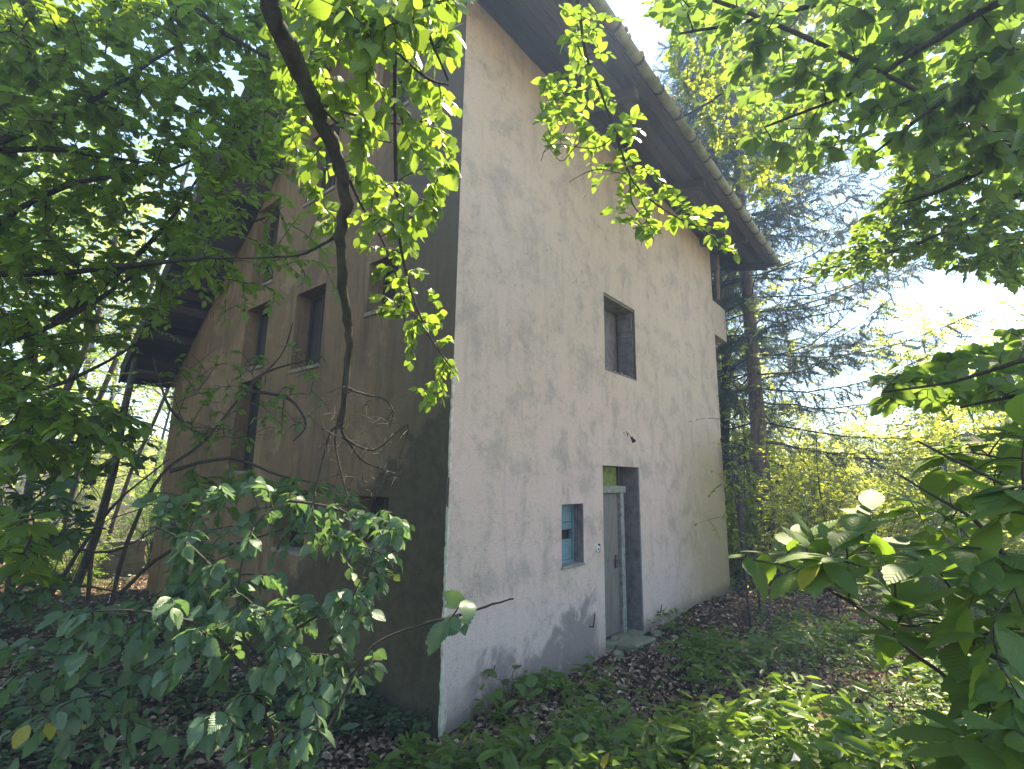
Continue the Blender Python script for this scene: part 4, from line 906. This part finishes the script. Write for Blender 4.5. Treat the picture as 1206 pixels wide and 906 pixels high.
# I: hornbeam boughs filling the upper left
I_ = Plant('near_hornbeam', 'hornbeam boughs spreading across the whole upper left of the photo', 'tree', at(-120, 300, 4.6), M['leaf_forest'], T_BEECH, wood=BR, seed=18)
for p in ([(-120, 200), (0, 178), (70, 176), (120, 184), (175, 192)], [(-60, 190), (75, 135), (130, 105), (180, 72), (215, 50)], [(-120, 320), (0, 260), (90, 215), (200, 200), (300, 150)], [(-120, 420), (20, 400), (120, 350), (200, 300), (330, 250)], [(-120, 20), (40, 0), (150, -20)], [(150, -60), (230, 10), (300, 60), (380, 90)], [(60, 380), (130, 330), (200, 260), (235, 205)], [(-60, 320, 4.4), (60, 322, 4.), (180, 310, 3.5), (240, 304, 3.), (262, 303, 2.6)], [(-120, 480), (0, 470), (100, 440), (200, 380)]):
    I_.px(p, 4.2, .022, .006, n=6)
I_.fill([(-20, -20), (420, -20), (370, 110), (320, 190), (250, 300), (200, 380), (120, 420), (-20, 470)], 1500, (3.6, 6.4), .072, nleaf=12, droop=.25, flat=.6, r=.003)
I_.fill([(220, 130), (350, 100), (400, 230), (390, 300), (300, 350), (200, 330)], 130, (3.0, 4.2), .06, nleaf=9, droop=.25, flat=.7, r=.002)
I_.fill([(210, 310), (380, 280), (400, 350), (270, 400)], 34, (3, 4), .06, nleaf=8, droop=.25, flat=.7, r=.002)
I_.fill([(-20, 440), (110, 450), (190, 500), (130, 560), (-20, 560)], 110, (3., 4.6), .085, nleaf=10, droop=.3, flat=.75, r=.003)
I_.fill([(-20, 590), (60, 600), (70, 680), (-20, 700)], 16, (2.4, 3.2), .10, nleaf=8, droop=.3, flat=.7, r=.003)
TI = I_.trunk(-340, 4.6, 8.6, .12); I_.join(TI); I_.fill([(-340, -200), (-30, -200), (-30, 430), (-340, 430)], 130, (3.4, 6), .08, nleaf=10, droop=.25, flat=.6, r=.003)
I_.done(12)
V1, V2 = at(285, -300, 2.15), at(60, -620, 3.0)
for k_, (P0, r0) in enumerate([q for q in A.starts if proj_np(q[0][None])[1][0] < 0]):
    if k_ == 0: A.limb([(TI[0], TI[1], TI[2]-.4), V2, V1, P0], .055, r0, name='bough', n=9)
    else: A.limb([V1, (np.array(V1)+P0)/2+np.array([0, 0, .15]), P0], .012, r0, name='bough', n=6)
A.done(10)
# K: ivy and a stem at the far corner of the house
K_ = Plant('ivy', 'small dark ivy growing round the dark stem at the far corner of the house', 'ivy', (8.75, -.12, 0), M['leaf_ivy'], T_LO, wood=M['bark'], seed=20)
K_.limb([(8.75, -.25, 0), (8.7, -.22, 1.2), (8.62, -.25, 2.2), (8.6, -.2, 2.9)], .07, .04, n=8)
K_.limb([(8.15, -.06, 3.2), (8.3, -.07, 2.7), (8.4, -.1, 2.3), (8.62, -.25, 2.0)], .012, .006, n=5)
for _ in range(60):
    z = K_.rng.uniform(2.1, 3.2); K_.twig_to((8.35+K_.rng.uniform(-.25, .5), -.15+K_.rng.uniform(-.12, .02), z), .085, nleaf=5, droop=.5, flat=.2)
K_.done(9)
# saplings on the right with thin stems
for i, (px, py, h, d, lb) in enumerate([(880, 690, 3.3, 9.5, 'slim dark sapling stem right of the far house corner'), (893, 690, 2.8, 10., 'second slim sapling between the corner and the reddish trunk'), (985, 690, 3.2, 11, 'thin upright sapling in the middle of the sunny bank'), (1150, 700, 2.6, 9, 'thin upright sapling near the right edge')]):
    p = at(px, py, d); S_ = Plant('sapling', lb, 'sapling', (p.x, p.y, float(terr(p.x, p.y))), M['leaf_sun'], T_LO, 'thin saplings on the sunny bank', M['twig'], 60+i)
    z0 = float(terr(p.x, p.y)); S_.limb([(p.x, p.y, z0), (p.x+.08, p.y+.05, z0+h*.35), (p.x+.02, p.y+.12, z0+h*.7), (p.x+.14, p.y+.1, z0+h)], .02, .006, n=6)
    for _ in range(26): S_.twig_to((p.x+S_.rng.normal(0, .5), p.y+S_.rng.normal(0, .5), z0+h*S_.rng.uniform(.35, 1.05)), .09, nleaf=9, droop=.2, flat=.8)
    S_.done(10)

# ------------------------------------------------------------------ ribbed box on the slope
def ground_hit(px, py):
    for d in np.arange(2, 60, .04):
        p = at(px, py, d)
        if p.z <= float(terr(p.x, p.y)): return p
    return p
bx_ = ground_hit(141, 676); zb = float(terr(bx_.x, bx_.y))
box = empty('ribbed_box', (bx_.x, bx_.y, zb), 'weathered grey-green ribbed box standing in the leaf litter left of the house', 'box')
mb = MB(); hw, hd = .27, .22
prof = [(0, 1.0), (.06, 1.0), (.07, 1.05), (.10, 1.05), (.11, 1.0), (.17, 1.0), (.18, 1.05), (.21, 1.05), (.22, 1.0), (.44, 1.0), (.45, 1.06), (.50, 1.06)]
for (za, sa), (zb_, sb) in zip(prof[:-1], prof[1:]):
    for k in range(4):
        c = [(-1, -1), (1, -1), (1, 1), (-1, 1)]; a, b = c[k], c[(k+1) % 4]
        mb.quad((a[0]*hw*sa, a[1]*hd*sa, za), (b[0]*hw*sa, b[1]*hd*sa, za), (b[0]*hw*sb, b[1]*hd*sb, zb_), (a[0]*hw*sb, a[1]*hd*sb, zb_))
bo = bpy.data.objects.new('body', mb.mesh('body')); bo.data.materials.append(M['bin']); COL.objects.link(bo); bo.parent = box
ld = MB().prism([(-hw*1.08, .50), (hw*1.08, .50), (hw*1.08, .535), (-hw*1.08, .56)], 1, -hd*1.1, hd*1.1).mesh('lid', .008); lo = bpy.data.objects.new('lid', ld); ld.materials.append(M['bin']); COL.objects.link(lo); lo.parent = box
box.rotation_euler = (.06, -.05, -.12); box.scale = [40/591.47*(bx_-CAM).length/.72]*3
sc_p = at(935, 838, 3.9); me = MB(); me.quad((-.05, -.02, 0), (.03, -.03, .012), (.06, .02, .03), (-.03, .03, .004)).quad((-.03, .03, .004), (.06, .02, .03), (.05, .05, .0), (-.02, .06, -.01))
o = me.build('litter_scrap', M['scrap']); o.location = (sc_p.x, sc_p.y, float(terr(sc_p.x, sc_p.y))+.13); tag(o, 'crumpled pale lilac scrap of litter lying in the ground cover', 'litter')

# ------------------------------------------------------------------ leaf litter and ground cover
def patch_noise(x, y, s=1.):
    return (np.sin(x*1.3*s+np.sin(y*1.9*s)*1.3)+np.sin(y*1.7*s+np.sin(x*1.1*s)*1.5)+.6*np.sin(x*3.9*s+y*2.7*s))/2.6
def scatter(n, rx, ry, rng):
    x = rng.uniform(*rx, n*4); y = rng.uniform(*ry, n*4); hx, hy = x-CAM.x, y-CAM.y; d = np.hypot(hx, hy); hd = np.arctan2(hy, hx)
    out = ~((x > -.02) & (x < 8.42) & (y > -.02) & (y < 8.1)); ok = out & (hd > math.radians(-16)) & (hd < math.radians(96)) & (rng.random(len(x)) < np.clip(5/np.maximum(d, .5), 0, 1)**1.5)
    return x[ok][:n], y[ok][:n]
rng = np.random.default_rng(77)
xs_, ys_ = [], []
for n, rx, ry in ((24000, (-3, 9), (-5, -.03)), (14000, (8, 16), (-7, 6)), (26000, (-7, 1), (-2, 26))):
    a, b = scatter(n, rx, ry, rng); xs_.append(a); ys_.append(b)
X = np.concatenate(xs_); Y = np.concatenate(ys_); P = np.stack([X, Y, terr(X, Y)+rng.uniform(.0, .03, len(X))], -1)
ang = rng.uniform(0, 6.28, len(X)); D = np.stack([np.cos(ang), np.sin(ang), rng.normal(0, .35, len(X))], -1); Nn = np.array([0, 0, 1.])+rng.normal(0, .5, D.shape)
Vc, Fc, Uc = T_LO; Vl = Vc.copy(); Vl[:, 2] *= 2.5; me = leaves_mesh('leaf_litter', (Vl, Fc, Uc), P, D, Nn, rng.uniform(.04, .09, len(X)), rng.random(len(X)))
tag(link('leaf_litter', me, M['litter']), 'brown dry leaves covering the forest floor', 'leaf litter', kind='stuff')
def herbs(name, n, rx, ry, leaf, hgt, lv, rng, keep, mat, label, flat=.5, tpl=None):
    x, y = scatter(n, rx, ry, rng); k = keep(x, y, rng); x, y = x[k], y[k]; P = []; D = []; N_ = []; S = []; pa = []; ra = []
    z = terr(x, y); h = hgt*rng.uniform(.4, 1.1, len(x)); K = len(x); lean = rng.normal(0, .3, (K, 2))
    for j in range(lv):
        az = j*2.4+rng.uniform(0, 6.28, K); u = .45+.55*(j+1)/lv
        P.append(np.stack([x+lean[:, 0]*h*u, y+lean[:, 1]*h*u, z+h*u], -1)); D.append(np.stack([np.cos(az), np.sin(az), rng.normal(.05, .3, K)], -1))
        N_.append(np.array([0, 0, 1.])+rng.normal(0, 1-flat, (K, 3))); S.append(leaf*rng.uniform(.55, 1.25, K))
    P, D, N_, S = map(np.concatenate, (P, D, N_, S))
    st = np.stack([np.stack([x, y, z], -1), np.stack([x+lean[:, 0]*h, y+lean[:, 1]*h, z+h], -1)], 1)
    root = empty(name, (0, 0, 0), label, 'ground cover'); root['kind'] = 'stuff'
    me = leaves_mesh(name, tpl or T_LO, P, D, N_, S, rng.random(len(P))); o = link('foliage', me, mat, root, 'stuff')
    me = tubes_mesh('stems', list(st), list(np.tile([.0022, .0012], (K, 1))), 3); link('stems', me, mat, root, 'stuff')
def keep_front(x, y, r):
    pn = patch_noise(x, y); edge = np.clip((-y-.7)/1.6, 0, 1); near = np.clip((1.0-x)/1.5, 0, 1)*.9
    return r.random(len(x)) < np.clip(np.maximum(edge, near)*(pn*1.2+.26), .02, 1)
herbs('ground_cover', 20000, (-2.5, 13), (-6, -.05), .058, .15, 3, rng, keep_front, M['leaf_herb'], 'low green herbs and seedlings spreading in front of the house', .6)
herbs('bank_herbs', 7000, (7.5, 20), (-7, 3), .10, .3, 4, rng, lambda x, y, r: r.random(len(x)) < np.clip((x-7)/4+patch_noise(x, y)*.6, 0, 1), M['leaf_sun'], 'sunny undergrowth at the foot of the shrubs on the right', .6)
herbs('tall_herbs', 3600, (-2.4, 6), (-4.6, -.1), .15, .30, 4, rng, lambda x, y, r: r.random(len(x)) < np.clip(patch_noise(x+3, y, 1.6)+.2 + np.clip(.9-x, 0, 1)*.7, 0, 1), M['leaf_herb'], 'taller long-leaved herbs at the foot of the front wall', .3, T_NARROW)
herbs('shade_herbs', 9000, (-6, -.05), (-2, 9), .08, .22, 3, rng, lambda x, y, r: r.random(len(x)) < np.clip(patch_noise(x, y, .9)+.35-np.clip(y-4, 0, 4)*.15, .03, 1), M['leaf_shade'], 'bluish green seedlings in the shade left of the house', .6)

# broad-leaved seedlings one can pick out
for i, (px, py, nl, sz, lb) in enumerate([(600, 850, 9, .17, 'dark broad-leaved plant at the foot of the house corner'), (375, 905, 5, .20, 'pale big-leaved seedling at the bottom edge, left of the house'), (225, 850, 6, .17, 'big-leaved seedling among the shade herbs at lower left'), (800, 800, 7, .13, 'bright seedling in the middle of the ground cover in front of the door'), (1160, 890, 6, .16, 'large-leaved seedling in the bottom right corner')]):
    g0 = ground_hit(px, min(py, 900)); S_ = Plant('seedling', lb, 'plant', (g0.x, g0.y, g0.z), M['leaf_bluish' if px < 500 else 'leaf_large'], T_ELM, 'broad-leaved seedlings', M['twig'], 80+i)
    for j in range(nl):
        a = j*2.4+i; e = (g0.x+math.cos(a)*.14, g0.y+math.sin(a)*.14, g0.z+.16+.03*j)
        S_.limb([tuple(g0), ((g0.x+e[0])/2, (g0.y+e[1])/2, g0.z+.13+.03*j), e], .004, .002, name='stem', n=5)
        S_.lp.append(np.array([e])); S_.ld.append(np.array([[math.cos(a), math.sin(a), S_.rng.uniform(-.1, .5)]])); S_.ln.append(np.array([[0, 0, 1.]])+S_.rng.normal(0, .3, (1, 3))); S_.ls.append(np.array([sz*S_.rng.uniform(.7, 1.1)]))
    S_.done(6)

# ------------------------------------------------------------------ haze, added with the blue of the lens flare veil
hz = MB().box(-72, 102, -62, 98, -14, 27).build('haze', None, None, 'stuff'); hm = bpy.data.materials.new('haze_veil'); hm.use_nodes = True; ht = hm.node_tree; ht.nodes.remove(ht.nodes['Principled BSDF'])
pv = ht.nodes.new('ShaderNodeVolumePrincipled'); pv.inputs['Color'].default_value = (.42, .62, 1, 1); pv.inputs['Density'].default_value = .0065; pv.inputs['Anisotropy'].default_value = .3
ht.links.new(pv.outputs[0], ht.nodes['Material Output'].inputs['Volume']); hz.data.materials.append(hm); tag(hz, 'thin haze tinted blue after the lens flare veil', 'haze')
